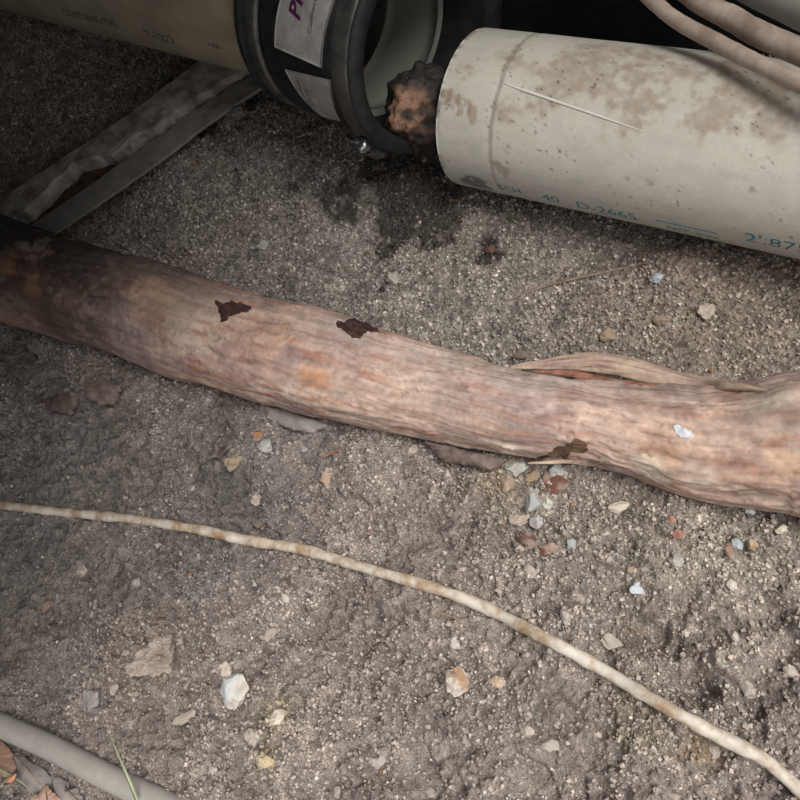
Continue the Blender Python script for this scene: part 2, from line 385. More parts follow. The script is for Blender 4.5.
# ------------------------------------------------------------------ foundation wall and floor above
def box_mesh(name, pts, z0, z1):
    n = len(pts); V = [(x, y, z0) for x, y in pts] + [(x, y, z1) for x, y in pts]
    Fs = [tuple(range(n))[::-1], tuple(range(n, 2 * n))] + [(i, (i + 1) % n, n + (i + 1) % n, n + i) for i in range(n)]
    me = bpy.data.meshes.new(name); me.from_pydata(V, [], Fs); me.update(); return me
wn = np.array([.8988, .4383]); wd = RPd[:2]
WOFF = .13
w0 = RP0[:2] + wn * WOFF - wd * .72; w1 = RP0[:2] + wn * WOFF + wd * .75
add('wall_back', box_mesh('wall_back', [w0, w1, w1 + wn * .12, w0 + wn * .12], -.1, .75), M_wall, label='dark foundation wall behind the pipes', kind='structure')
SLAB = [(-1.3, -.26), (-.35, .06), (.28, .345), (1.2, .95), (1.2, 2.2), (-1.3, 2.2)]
add('shade_wall_left', box_mesh('shade_wall_left', [(-.66, .34), (-.30, 1.42), (-.40, 1.46), (-.76, .38)], -.1, .51), M_wall, label='unseen dark wall added at the left to shade the trench', kind='structure')  # out-of-view wall, added to cut sky light and darken the upper left
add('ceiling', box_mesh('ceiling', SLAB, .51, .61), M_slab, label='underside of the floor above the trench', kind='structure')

# ------------------------------------------------------------------ pipes
def pipe_mesh(name, p, d, r, s0, s1, wall, ns, nt, colour, disp=None):
    s = np.linspace(s0, s1, ns); t = np.linspace(0, 2 * np.pi, nt, endpoint=False); S, T = np.meshgrid(s, t, indexing='ij')
    R = np.full(S.shape, r)
    if disp is not None: R = R + disp(S, T)
    V = cyl_pt(S, T, p, d, R); c = colour(S, T)
    ri = r - wall
    s_in = np.linspace(s0, s1, 6); S2, T2 = np.meshgrid(s_in, t, indexing='ij')
    V2 = cyl_pt(S2, T2, p, d, ri); c2 = np.tile(c.mean((0, 1)) * .8, S2.shape + (1,))
    Fo = grid_faces(ns, nt, True)[:, ::-1]; o2 = ns * nt; Fi = grid_faces(6, nt, True) + o2
    j = np.arange(nt); j2 = (j + 1) % nt
    E0 = np.stack([j, j2, o2 + j2, o2 + j], 1); b = (ns - 1) * nt; b2 = o2 + 5 * nt
    E1 = np.stack([b + j2, b + j, b2 + j, b2 + j2], 1)
    me = np_mesh(name, np.vstack([V.reshape(-1, 3), V2.reshape(-1, 3)]), np.vstack([Fo, Fi, E0, E1]), True, np.vstack([c.reshape(-1, 3), c2.reshape(-1, 3)]))
    sm = np.ones(len(me.polygons), bool); sm[-2 * nt:] = False; me.polygons.foreach_set('use_smooth', sm)
    return me
gs0, _ = cyl_hit(491, 120, RP0, RPd, RPR)      # groove around the pipe
r1 = cyl_hit(505, 84, RP0, RPd, RPR); r2 = cyl_hit(642, 131, RP0, RPd, RPR)
SPOTS_R = [(470, 62, 18, .6), (452, 100, 16, .5), (580, 62, 36, .8), (640, 90, 44, .8), (545, 95, 30, .55), (700, 100, 40, .8), (740, 85, 40, .8), (630, 60, 30, .6), (780, 120, 30, .5), (620, 125, 30, .45), (510, 55, 20, .6), (560, 70, 20, .5), (690, 125, 24, .3), (505, 110, 14, .5)]
def right_col(S, T):
    x = S * 1.; y = T * RPR; P3 = cyl_pt(S, T, RP0, RPd, RPR)
    n1 = fbm(x, y, 40, 5, 5, .6); n2 = fbm(x * .35, y, 160, 4, 8); n3 = fbm(x, y, 260, 3, 15)
    base = np.array([.47, .445, .385]); c = np.tile(base, S.shape + (1,)) * (1 + .14 * n2 + .12 * n1)[..., None]
    dirt = 0
    for u, v, r, a in SPOTS_R:
        h = cyl_hit(u, v, RP0, RPd, RPR); q = cyl_pt(h[0], h[1], RP0, RPd, RPR); rr = r * depth_of(q) / FPX
        dirt = dirt + a * np.exp(-((P3 - q) ** 2).sum(-1) / (rr * rr))
    m = sst(.15, .9, dirt * (1 + 1.5 * n1 + .9 * n2 + .6 * n3)) * .85 * (.8 + .8 * n3)
    c = c * (1 - m[..., None]) + m[..., None] * np.array([.27, .215, .165]) * (1 + .3 * n3)[..., None]
    # faint overall smears, small dark specks
    m = sst(.1, .5, n2 + .5 * n1) * .25; c = c * (1 - m[..., None]) + m[..., None] * np.array([.30, .25, .19])
    sp = sst(.40, .5, fbm(x, y, 520, 2, 95) ) ; sp = sp * sst(-.1, .25, n1); c = c * (1 - .7 * sp[..., None])
    # groove dirt
    g = np.exp(-((S - gs0 - .002 * fbm(x, y, 60, 2, 3)) / .0016) ** 2) * np.clip(.6 + 1.5 * n1, .2, 1); c = c * (1 - .6 * g[..., None]) + .6 * g[..., None] * np.array([.10, .08, .06])
    # orange scribbled dirt near the end
    for u, v, r in ((462, 105, 10), (445, 95, 8), (470, 115, 8), (455, 118, 5), (500, 170, 10), (497, 185, 8), (755, 190, 5), (650, 183, 5), (625, 178, 4), (505, 150, 6)):
        h = cyl_hit(u, v, RP0, RPd, RPR); q = cyl_pt(h[0], h[1], RP0, RPd, RPR); rr = r * depth_of(q) / FPX
        k = np.exp(-((P3 - q) ** 2).sum(-1) / (rr * rr)); k = sst(.3, .7, k * (1 + 3.2 * n3 + 1.2 * n1))
        c = c * (1 - .5 * k[..., None]) + .5 * k[..., None] * np.array([.20, .12, .06])
    # dark rim grime at the cut end
    k = np.exp(-((S) / .0025) ** 2) * sst(-.3, .3, n3 + n1); c = c * (1 - .7 * k[..., None])
    # wet blue-black grime beneath the end
    h = cyl_hit(475, 183, RP0, RPd, RPR); q = cyl_pt(h[0], h[1], RP0, RPd, RPR); k = sst(.4, .7, np.exp(-((P3 - q) ** 2).sum(-1) / .015 ** 2) * (1 + 1.2 * n3)) * .7
    c = c * (1 - k[..., None]) + k[..., None] * np.array([.03, .05, .07])
    return c
def right_disp(S, T):
    g = -.0005 * np.exp(-((S - gs0) / .0012) ** 2)
    # ragged saw-cut edge
    return g + .00012 * fbm(S, T * RPR, 50, 3, 4)
rp = thing('drain_pipe', 'off-white plastic drain pipe with teal printing at upper right, its cut end open', 'pipe', tuple(at for at in (RP0[0], RP0[1], 0.)))
def child_at(o, root):   # keep world coords for meshes built in world space
    o.parent = root; o.matrix_parent_inverse = Matrix.Translation(-Vector(root.location)); return o
def part(name, me, mat, root, label=None, kind=None):
    o = add(name, me, mat, None, label, None, None, kind); return child_at(o, root)
part('pipe_body', pipe_mesh('pipe_body', RP0, RPd, RPR, 0, .72, .0055, 460, 300, right_col, right_disp), M_pvc, rp)
# raised scratch ridge
tt = np.linspace(0, 1, 40); rs = r1[0] + (r2[0] - r1[0]) * tt; rth = r1[1] + (r2[1] - r1[1]) * tt
M_ridge = plain('ridge_pvc', (.52, .51, .45), (.62, .61, .54), 60, .6, .3, 0)
part('raised_seam', tube_mesh('raised_seam', cyl_pt(rs, rth, RP0, RPd, RPR + .0001), [.0003, .0011, .0011, .0009, .0008, .0006, .0002], 60, 8), M_ridge, rp, 'thin raised seam line')

def text_on(root, body, p, d, r, s0, th0, size, mat, flip=1, axis='s', shear=0., bold=0., name='printed_marking', sx=1., thick=.0001, label=None, slope=0.):
    cu = bpy.data.curves.new('t', 'FONT'); cu.body = body; cu.size = 1; cu.shear = shear; cu.offset = bold; cu.resolution_u = 3
    to = bpy.data.objects.new('t', cu); COL.objects.link(to)
    dg = bpy.context.evaluated_depsgraph_get(); me = bpy.data.meshes.new_from_object(to.evaluated_get(dg)); bpy.data.objects.remove(to)
    bm = bmesh.new(); bm.from_mesh(me); bmesh.ops.triangulate(bm, faces=bm.faces)
    bmesh.ops.subdivide_edges(bm, edges=[e for e in bm.edges if e.calc_length() > .12], cuts=2)
    a, b = basis(d)
    for v in bm.verts:
        x = v.co.x * size * sx; y = v.co.y * size
        if axis == 's': s = s0 + x; th = th0 + (y * flip + slope * x) / r
        else: th = th0 + flip * x / r; s = s0 - flip * y
        v.co = Vector(cyl_pt(s, th, p, d, r + thick).tolist())
    bmesh.ops.recalc_face_normals(bm, faces=bm.faces)
    bm.to_mesh(me); bm.free(); me.name = name
    return part(name, me, mat, root, label)
_a, _b = basis(RPd)
def on_pipe_text(body, u, v, size, mat=None, sx=1., **k):
    h = cyl_hit(u, v, RP0, RPd, RPR)
    text_on(rp, body, RP0, RPd, RPR, h[0], h[1], size, mat or M_teal, flip=FLIP, sx=sx, **k)
# which way is "up the pipe" (towards the camera-facing top)?
ha = cyl_hit(620, 200, RP0, RPd, RPR); hb = cyl_hit(620, 150, RP0, RPd, RPR); FLIP = 1 if hb[1] > ha[1] else -1
TH = cyl_hit(620, 214, RP0, RPd, RPR)[1]
def ptext(body, u, v, size, sx=1., **k):
    h = cyl_hit(u, v, RP0, RPd, RPR); text_on(rp, body, RP0, RPd, RPR, h[0], h[1], size, M_teal, flip=FLIP, sx=sx, **k)
ptext('SCH', 500, 189, .011, .9, label='smudged teal printing')
ptext('40', 543, 199, .013, 1.1, label='teal printed size mark')
ptext('D-2665', 577, 207, .014, 1.05, label='teal printed standard number')
ptext('NSF-dwv', 667, 228, .0085, 1.1, label='small teal printing under a line')
ptext("2'.875", 744, 240, .014, 1.15, label='teal printed dimension')
hA = cyl_hit(656, 220, RP0, RPd, RPR); hB = cyl_hit(716, 233, RP0, RPd, RPR)
part('printed_line', tube_mesh('printed_line', cyl_pt(np.linspace(hA[0], hB[0], 12), np.linspace(hA[1], hB[1], 12), RP0, RPd, RPR), .0005, 30, 6), M_teal, rp)

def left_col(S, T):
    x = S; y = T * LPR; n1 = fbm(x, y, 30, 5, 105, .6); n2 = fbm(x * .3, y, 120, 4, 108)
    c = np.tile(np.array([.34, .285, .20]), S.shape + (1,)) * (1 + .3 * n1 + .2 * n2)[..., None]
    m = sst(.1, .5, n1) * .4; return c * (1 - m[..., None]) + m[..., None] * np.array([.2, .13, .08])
lp = thing('sewer_pipe', 'cream plastic pipe in deep shade entering the black coupling at upper left', 'pipe', (LP0[0], LP0[1], LP0[2] - LPR))
part('pipe_body', pipe_mesh('pipe_body', LP0, LPd, LPR, -.01, .70, .006, 260, 160, left_col), M_pvc, lp)
# lettering on the left pipe (weathered, dark green)
hl = cyl_hit(150, 32, LP0, LPd, LPR); hl2 = cyl_hit(150, 10, LP0, LPd, LPR); fl = 1 if hl2[1] > hl[1] else -1
LB = LPd * -1
for body, u, v, sz, sx in (('CONTAINS PIPE', 66, 15, .0125, 1.0), ('T-1272', 148, 37, .0125, 1.15), ('NSF-', 210, 47, .008, 1.1)):
    h = cyl_hit(u, v, LP0, LB, LPR); h2 = cyl_hit(u, v - 18, LP0, LB, LPR)
    text_on(lp, body, LP0, LB, LPR, h[0], h[1], sz, M_green_ink, flip=1 if h2[1] > h[1] else -1, sx=sx, label='faded dark printing')

# ------------------------------------------------------------------ coupling
cp = thing('pipe_coupling', 'black rubber pipe coupling with two steel bands and paper labels at top centre', 'coupling', (CO0[0], CO0[1], CO0[2] - COR))
EXT = .020; PRE = .012
def sleeve():
    # profile (s, r) lathe: outer with raised rims, then inner
    prof = [(-PRE, LPR + .001), (-PRE, COR + .002), (-PRE + .004, COR + .0035), (-.004, COR + .0035), (-.002, COR - .002), (.014, COR - .002), (.016, COR - .0005),
            (.02, COR - .001), (COL_ - .016, COR - .001), (COL_ - .003, COR + .001), (COL_ - .001, COR - .002), (COL_ + .016, COR - .002), (COL_ + .0165, COR + .003), (COL_ + EXT - .003, COR + .003),
            (COL_ + EXT, COR + .001), (COL_ + EXT, COR - .009), (COL_ + .010, LPR + .001), (COL_ - .085, LPR + .001)]
    nt = 128; t = np.linspace(0, 2 * np.pi, nt, endpoint=False); pr = np.array(prof)
    S, T = np.meshgrid(pr[:, 0], t, indexing='ij'); R = np.repeat(pr[:, 1:], nt, 1)
    R = R + .0006 * fbm(S * 1., T, 2.1, 3, 3)
    return np_mesh('sleeve', cyl_pt(S, T, CO0, COd, R).reshape(-1, 3), grid_faces(len(prof), nt, True)[:, ::-1], True)
o = part('rubber_sleeve', sleeve(), M_rubber, cp)
def band(s0, w, name='clamp_band'):
    prof = np.array([(s0, COR - .0015), (s0, COR + .001), (s0 + .002, COR + .0022), (s0 + w * .5, COR + .0012), (s0 + w - .002, COR + .0022), (s0 + w, COR + .001), (s0 + w, COR - .0015)]); nt = 128
    t = np.linspace(0, 2 * np.pi, nt, endpoint=False); S, T = np.meshgrid(prof[:, 0], t, indexing='ij'); R = np.repeat(prof[:, 1:], nt, 1)
    return part(name, np_mesh(name, cyl_pt(S, T, CO0, COd, R).reshape(-1, 3), grid_faces(len(prof), nt, True)[:, ::-1], True), M_band, cp)
b1 = band(.0, .014); b2 = band(COL_ - .003, .0175)
# worm screw housing on the right band (bottom, near the soil)
hs = cyl_hit(352, 139, CO0, COd, COR + .003)
def sub(name, me, mat, par, root):
    o = add(name, me, mat); o.parent = par; return o
def screw_parts(bo, s0, th):
    c = cyl_pt(s0, th, CO0, COd, COR + .006); a, b = basis(COd); tan = -math.sin(th) * a + math.cos(th) * b; nrm = math.cos(th) * a + math.sin(th) * b
    sub('worm_screw', tube_mesh('worm_screw', [c - tan * .013, c, c + tan * .010], .0035, 12, 12), M_chrome, bo, cp)
    sub('screw_head', tube_mesh('screw_head', [c + tan * .009, c + tan * .012, c + tan * .016], .0058, 6, 6), M_chrome, bo, cp)
    # housing: a U-shaped saddle
    nt = 9; t = np.linspace(0, np.pi, nt); Vv = []
    for q in (-.006, .006):
        for rr in (.0052, .0062):
            for k in t: Vv.append(c + tan * q + rr * (math.cos(k) * COd + math.sin(k) * nrm))
    Vv = np.array(Vv); Fs = []
    for k in range(nt - 1):
        Fs += [(k, k + 1, nt + k + 1, nt + k), (2 * nt + k, 3 * nt + k, 3 * nt + k + 1, 2 * nt + k + 1), (nt + k, nt + k + 1, 3 * nt + k + 1, 3 * nt + k), (k, 2 * nt + k, 2 * nt + k + 1, k + 1)]
    sub('screw_housing', np_mesh('screw_housing', Vv, Fs, False), M_band, bo, cp)
screw_parts(b2, COL_ + .005, hs[1])
# labels wrapped on the sleeve between the bands
def wrap_patch(corners, r, n=24, thick=.0004, peel=None):
    """corners: pixel quads (bl, br, tr, tl) measured on the sleeve"""
    q = [np.array(cyl_hit(u, v, CO0, COd, r)) for u, v in corners]
    a, b = np.meshgrid(np.linspace(0, 1, n), np.linspace(0, 1, n), indexing='ij'); a = a[..., None]; b = b[..., None]
    st = q[0] * (1 - a) * (1 - b) + q[1] * a * (1 - b) + q[2] * a * b + q[3] * (1 - a) * b
    e = 0 if peel is None else peel(a[..., 0], b[..., 0])
    top = cyl_pt(st[..., 0], st[..., 1], CO0, COd, r + thick + e + 0 * a[..., 0]).reshape(-1, 3); bot = cyl_pt(st[..., 0], st[..., 1], CO0, COd, r + e + 0 * a[..., 0]).reshape(-1, 3)
    f = grid_faces(n, n); N = n * n
    edge = []
    ring = [i * n for i in range(n)] + [(n - 1) * n + j for j in range(1, n)] + [i * n + n - 1 for i in range(n - 2, -1, -1)] + [j for j in range(n - 2, 0, -1)]
    for k in range(len(ring)): edge.append((ring[k], ring[(k + 1) % len(ring)], ring[(k + 1) % len(ring)] + N, ring[k] + N))
    return np_mesh('paper_label', np.vstack([top, bot]), np.vstack([f, f[:, ::-1] + N, np.array(edge)]), True), q
RL = COR + .0004
lbm, q1 = wrap_patch([(275, 47), (322, 68), (344, -18), (292, -30)], RL)
lab1 = part('paper_label', lbm, M_label, cp, 'pale paper label with large purple letters')
lbm, q2 = wrap_patch([(334, 120), (338, 108), (331, 80), (285, 69)], RL, peel=lambda a, b: 0 * a)
# lower label is a wide sheet: left edge curls down along the sleeve
lbm, q2 = wrap_patch([(322, 116), (341, 121), (331, 80), (285, 69)], RL)
lab2 = part('paper_label', lbm, M_label, cp, 'smaller pale paper label with lines of small dark print')
def label_text(lab, body, u, v, size, mat, bold=0., shear=0., sx=1., name='printed_marking', up=True):
    h = cyl_hit(u, v, CO0, COd, RL); h2 = cyl_hit(u, v - 10, CO0, COd, RL); f = 1 if h2[1] > h[1] else -1
    cu = bpy.data.curves.new('t', 'FONT'); cu.body = body; cu.size = 1; cu.shear = shear; cu.offset = bold; cu.resolution_u = 3
    to = bpy.data.objects.new('t', cu); COL.objects.link(to); dg = bpy.context.evaluated_depsgraph_get()
    me = bpy.data.meshes.new_from_object(to.evaluated_get(dg)); bpy.data.objects.remove(to)
    for vv in me.vertices:
        x, y = vv.co.x * size * sx, vv.co.y * size
        # text runs up the sleeve; letter tops point to the left band
        vv.co = Vector(cyl_pt(h[0] - y, h[1] + f * x / RL, CO0, COd, RL + .0007).tolist())
    me.name = name; o = add(name, me, mat); o.parent = lab; return o
label_text(lab1, 'PIP', 300, 22, .018, M_purple, bold=.03, shear=.3, sx=1.0)
label_text(lab1, 'Connections', 312, 34, .0058, M_ink, sx=1.1)
for k in range(5): label_text(lab2, ['flexible coupling', 'tighten both clamps', 'to 60 in lbs', 'clean pipe ends', 'before fitting'][k], 318 + k * 2.6 - 8, 108 - k * 1.5, .0045, M_ink, sx=.75) if k < 3 else None
hk = cyl_hit(311, 15, CO0, COd, RL)

stub = thing('pipe_end', 'pale green inside of a pipe end seen through the open mouth of the black coupling', 'pipe', (CO0[0], CO0[1], CO0[2] - LPR))
def stub_col(S, T):
    n1 = fbm(S, T * LPR, 60, 4, 155); return np.array([.27, .29, .235]) * (1 + .3 * n1)[..., None]
part('pipe_wall', pipe_mesh('pipe_wall', CO0, COd, LPR, .014, COL_ - .030, .006, 40, 128, stub_col), M_pvc, stub)
# ------------------------------------------------------------------ mud and root hair clump between the pipe ends
def lump(name, c, rx, ry, rz, seed, sub=4, amp=.25, freq=2., rot=0.):
    bm = bmesh.new(); bmesh.ops.create_icosphere(bm, subdivisions=sub, radius=1)
    V = np.array([v.co[:] for v in bm.verts]); Fs = np.array([[v.index for v in f.verts] for f in bm.faces]); bm.free()
    n = fbm(V[:, 0] * freq + seed * 3.7, V[:, 1] * freq + V[:, 2] * freq * 1.3 - seed, 1, 4, seed) + .6 * fbm(V[:, 2] * freq - seed, V[:, 0] * freq + 1.7 * V[:, 1] * freq, 1, 4, seed + 9)
    V = V * (1 + amp * n)[:, None] * np.array([rx, ry, rz]); cr, sr = math.cos(rot), math.sin(rot)
    V = np.stack([V[:, 0] * cr - V[:, 1] * sr, V[:, 0] * sr + V[:, 1] * cr, V[:, 2]], 1) + np.array(c)
    return V, Fs, n
md = max(depth_of(CO0 + COd * (COL_ + EXT)), depth_of(RP0)) + .010; mc = P(426, 112, md)
Vv, Fs, n = lump('mud_clump', mc, .033, .026, .038, 5, 5, .16, 4.)
Vv = Vv + (.0030 * fbm(Vv[:, 0] * 1. + Vv[:, 2], Vv[:, 1] + .7 * Vv[:, 2], 200, 4, 17))[:, None] * (Vv - mc) / .03
hq = P(412, 116, md - .028); hk_ = np.exp(-((Vv - hq) ** 2).sum(-1) / .022 ** 2); hm = sst(.2, .85, hk_ * (1 + 1.2 * fbm(Vv[:, 0], Vv[:, 2], 110, 4, 19)))
mcol = np.array([.022, .018, .015]) * (1 - hm[:, None]) + hm[:, None] * np.array([.27, .15, .095]) * (1 + .9 * n)[:, None]
clump = localise(add('mud_clump', np_mesh('mud_clump', Vv, Fs, True, mcol), M_mud, label='wet dark mud clump with an orange-brown patch filling the gap between the pipe ends', cat='mud clump'))

# ------------------------------------------------------------------ upper-left boards
def slab_between(top_edge, bot_edge, z, thick, n=60, jag=0., seed=1, name='board', zb=None):
    A, _ = catmull([at_z(u, v, z) for u, v in top_edge], n); B, _ = catmull([at_z(u, v, z if zb is None else zb) for u, v in bot_edge], n)
    m = 9; rows = []
    for k in range(m):
        f = k / (m - 1); r = A * (1 - f) + B * f
        rows.append(r)
    V = np.array(rows).transpose(1, 0, 2)
    if jag:
        j = fbm(np.arange(n) * .35, np.zeros(n), 1, 4, seed); dirn = (B - A); dirn /= np.linalg.norm(dirn, axis=1)[:, None]
        V[:, -1] += dirn * (j * jag)[:, None]; V[:, -2] += dirn * (j * jag * .5)[:, None]
    V[..., 2] += .0012 * fbm(V[..., 0], V[..., 1], 90, 3, seed)
    top = V.reshape(-1, 3); bot = top.copy(); bot[:, 2] -= thick; f = grid_faces(n, m); N = n * m
    ring = [i * m for i in range(n)] + [(n - 1) * m + j for j in range(1, m)] + [i * m + m - 1 for i in range(n - 2, -1, -1)] + [j for j in range(m - 2, 0, -1)]
    e = [(ring[k], ring[(k + 1) % len(ring)], ring[(k + 1) % len(ring)] + N, ring[k] + N) for k in range(len(ring))]
    me = np_mesh(name, np.vstack([top, bot]), np.vstack([f, f[:, ::-1] + N, np.array(e)]), False); 
    bm = bmesh.new(); bm.from_mesh(me); bmesh.ops.recalc_face_normals(bm, faces=bm.faces); bm.to_mesh(me); bm.free(); return me
ta = thing('weathered_board', 'pale chipped board lying under the shaded pipe at upper left', 'board', tuple(at_z(60, 175, .0)))
part('board_face', slab_between([(-14, 209), (0, 199), (60, 160), (110, 127), (160, 90), (200, 60), (240, 30)], [(8, 221), (22, 212), (49, 187), (76, 162), (110, 152), (130, 139), (162, 120), (182, 106), (245, 66)], .030, .030, 70, .006, 3), M_board, ta)
part('rotten_edge', slab_between([(8, 216), (20, 206), (50, 176), (100, 146), (180, 108), (240, 68)], [(26, 229), (42, 219), (80, 192), (128, 158), (190, 115), (258, 72)], .014, .02, 70, .004, 7), M_rot, ta, 'dark brown rotten lower edge')
ts = localise(add('metal_strip', slab_between([(30, 225), (40, 219), (90, 185), (128, 158), (200, 108), (262, 66)], [(54, 233), (62, 228), (100, 202), (160, 160), (215, 118), (275, 78)], .024, .003, 50, .0, 5), M_strip, label='narrow flat grey strip lying beside the chipped pale board at upper left', cat='metal strip'))

# ------------------------------------------------------------------ the root
def build_root():
    n = len(RC); m = 200; T, S, U = frames(RC); t = np.linspace(0, 2 * np.pi, m, endpoint=False)
    ss, th = np.meshgrid(RS, t, indexing='ij')
    tq = (th + np.pi * .5) % (2 * np.pi); yq = tq * .036; cw, sw = np.cos(th), np.sin(th)      # seam on the underside
    wob = .004 * fbm(ss, yq, 30, 3, 199)
    f_long = fbm(ss * .25, yq + wob, 60, 5, 201)
    fib = vn2(ss * 22, (yq + wob) * 330, 205) * .5 + vn2(ss * 60, (yq + wob) * 800, 206) * .5
    lumps = fbm(ss, yq, 16, 3, 207)
    R = RR[:, None] * (1 + .09 * lumps + .04 * f_long) + .0010 * fib
    stp = fbm(ss * .28, yq + wob, 46, 5, 209, .55); R = R - .0011 * sst(.02, .06, stp) - .0010 * sst(.16, .19, stp) + .0009 * sst(.14, .18, -stp)
    # long ledge running along the upper flank
    for s_lo, s_hi, th0, wd, dep in ((.33, .62, 1.95, .06, .0022), (.42, .66, 1.35, .05, .0014), (.10, .33, 1.1, .05, .0012), (.2, .5, .75, .04, .0010)):
        thc = th0 + .22 * vn2(ss * 14, 0 * ss, 211) ; k = np.exp(-((th - thc) / wd) ** 2) * sst(s_lo, s_lo + .03, ss) * (1 - sst(s_hi - .03, s_hi, ss)); R = R - dep * k
    # squashed section, wider than tall
    V = RC[:, None] + R[..., None] * (np.cos(th)[..., None] * S[:, None] + (.96 * np.sin(th))[..., None] * U[:, None])
    kq = V[np.unravel_index(((camuv(V[..., 0], V[..., 1], V[..., 2])[0] - 775) ** 2 + (camuv(V[..., 0], V[..., 1], V[..., 2])[1] - 392) ** 2 + np.where(sw > .2, 0, 1e9)).argmin(), th.shape)]
    kk = np.exp(-((V - kq) ** 2).sum(-1) / .020 ** 2); V = V + (kk * (.011 + .014 * lumps + .010 * stp))[..., None] * (V - RC[:, None]) / R[..., None]
    x3, y3, z3 = V[..., 0], V[..., 1], V[..., 2]
    n1 = fbm(ss * .6, yq + wob, 40, 5, 221, .6); n2 = fbm(ss * .18, yq + wob, 260, 4, 223); n3 = fbm(x3, y3 + z3, 190, 3, 225)
    base = np.array([.37, .25, .20]); pale = np.array([.41, .32, .26]); grey = np.array([.25, .205, .19]); purple = np.array([.22, .155, .15])
    c = np.tile(base, ss.shape + (1,))
    def mix(c, k, col): k = k[..., None]; return c * (1 - k) + k * np.array(col)
    c = mix(c, sst(-.1, .35, n1) * .6, pale); c = mix(c, sst(.05, .4, -n1) * .75, purple)
    c = mix(c, sst(.1, .4, n2) * .35, grey)
    c = mix(c, sst(.12, .35, -n2) * .45, (.42, .17, .10))
    c = mix(c, sst(.0, .3, stp) * .25, pale)
    # upper flank is greyer and dusty
    c = mix(c, sst(.2, 1.0, np.sin(th - 1.15) * 1. - .0) * (.45 + .5 * n1) * .0, grey)
    # dust next to the ledge; dark blobs at left are stain plus painted shade
    def near(u, v):
        uu, vv = camuv(x3, y3, z3); q = CP - V; front = ((V - RC[:, None]) * (CP - V)).sum(-1) > 0
        d = (uu - u) ** 2 + (vv - v) ** 2 + np.where(front, 0, 1e9); i = np.unravel_index(d.argmin(), d.shape); return V[i]
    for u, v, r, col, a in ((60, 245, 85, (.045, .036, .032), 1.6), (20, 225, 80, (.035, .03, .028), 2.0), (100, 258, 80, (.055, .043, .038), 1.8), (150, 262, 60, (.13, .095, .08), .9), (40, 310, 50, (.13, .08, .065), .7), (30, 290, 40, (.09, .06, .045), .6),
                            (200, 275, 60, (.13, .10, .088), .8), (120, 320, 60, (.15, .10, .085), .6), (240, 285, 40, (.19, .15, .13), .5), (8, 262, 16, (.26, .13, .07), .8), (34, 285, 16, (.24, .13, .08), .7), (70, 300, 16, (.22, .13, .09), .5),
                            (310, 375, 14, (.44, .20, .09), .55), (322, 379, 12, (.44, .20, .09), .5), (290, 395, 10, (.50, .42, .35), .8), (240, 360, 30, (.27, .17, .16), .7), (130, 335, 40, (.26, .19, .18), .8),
                            (350, 330, 40, (.27, .215, .20), .7), (430, 355, 40, (.33, .26, .23), .7), (530, 385, 50, (.30, .235, .215), .8), (610, 390, 45, (.29, .23, .205), .8), (680, 398, 30, (.30, .235, .21), .8), (450, 395, 24, (.28, .2, .18), .6),
                            (400, 400, 40, (.44, .31, .24), .4), (600, 430, 60, (.50, .355, .28), .6), (700, 450, 60, (.52, .37, .29), .6), (670, 455, 14, (.38, .20, .12), .6), (650, 449, 12, (.38, .20, .12), .6),
                            (770, 395, 30, (.32, .26, .21), 1.0), (790, 420, 14, (.17, .13, .11), .9), (745, 415, 18, (.30, .22, .18), .7), (780, 470, 25, (.50, .32, .2), .5), (650, 470, 20, (.52, .44, .35), .7), (700, 480, 20, (.52, .44, .35), .6), (500, 445, 26, (.48, .39, .31), .6),
                            (260, 335, 36, (.40, .25, .17), .4), (150, 300, 30, (.40, .25, .17), .5)):
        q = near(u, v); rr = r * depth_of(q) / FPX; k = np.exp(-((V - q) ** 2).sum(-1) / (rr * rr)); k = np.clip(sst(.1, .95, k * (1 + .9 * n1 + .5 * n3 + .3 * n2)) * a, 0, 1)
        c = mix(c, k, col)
    # fibre streaks, thin dark cracks
    c = c * (1 + .42 * fib + .30 * n3 + .35 * n2)[..., None]
    crk = np.abs(fbm(ss * .35, yq + wob, 90, 4, 231)); c = mix(c, np.exp(-(crk / .006) ** 2) * .6 * sst(-.1, .2, n1), (.14, .08, .06))
    c = mix(c, np.exp(-((stp - .04) / .010) ** 2) * .4, (.20, .11, .08))
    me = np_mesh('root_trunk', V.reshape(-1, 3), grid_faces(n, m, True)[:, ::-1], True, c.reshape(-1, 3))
    return me, V
root_me, RV = build_root()
root = thing('tree_root', 'thick peeled tree root, pinkish brown, lying right across the soil between pipe and cable', 'root', (float(RC[310, 0]), float(RC[310, 1]), 0.))
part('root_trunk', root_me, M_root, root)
for _ri in (0, -1):
    _rg = RV[_ri]; _c = _rg.mean(0); _v = np.vstack([_rg, _c * .35 + _rg * .65 * 1., _c[None]]); _m = len(_rg); _v[_m:2 * _m] = _rg * .5 + _c * .5
    _f = [(j, (j + 1) % _m, _m + (j + 1) % _m, _m + j) for j in range(_m)] + [(_m + j, _m + (j + 1) % _m, 2 * _m, 2 * _m) for j in range(_m)]
    _me = bpy.data.meshes.new('cut_end'); _me.from_pydata(_v.tolist(), [], [f if f[2] != f[3] else f[:3] for f in _f]); _me.update(); part('cut_end', _me, M_flake, root)
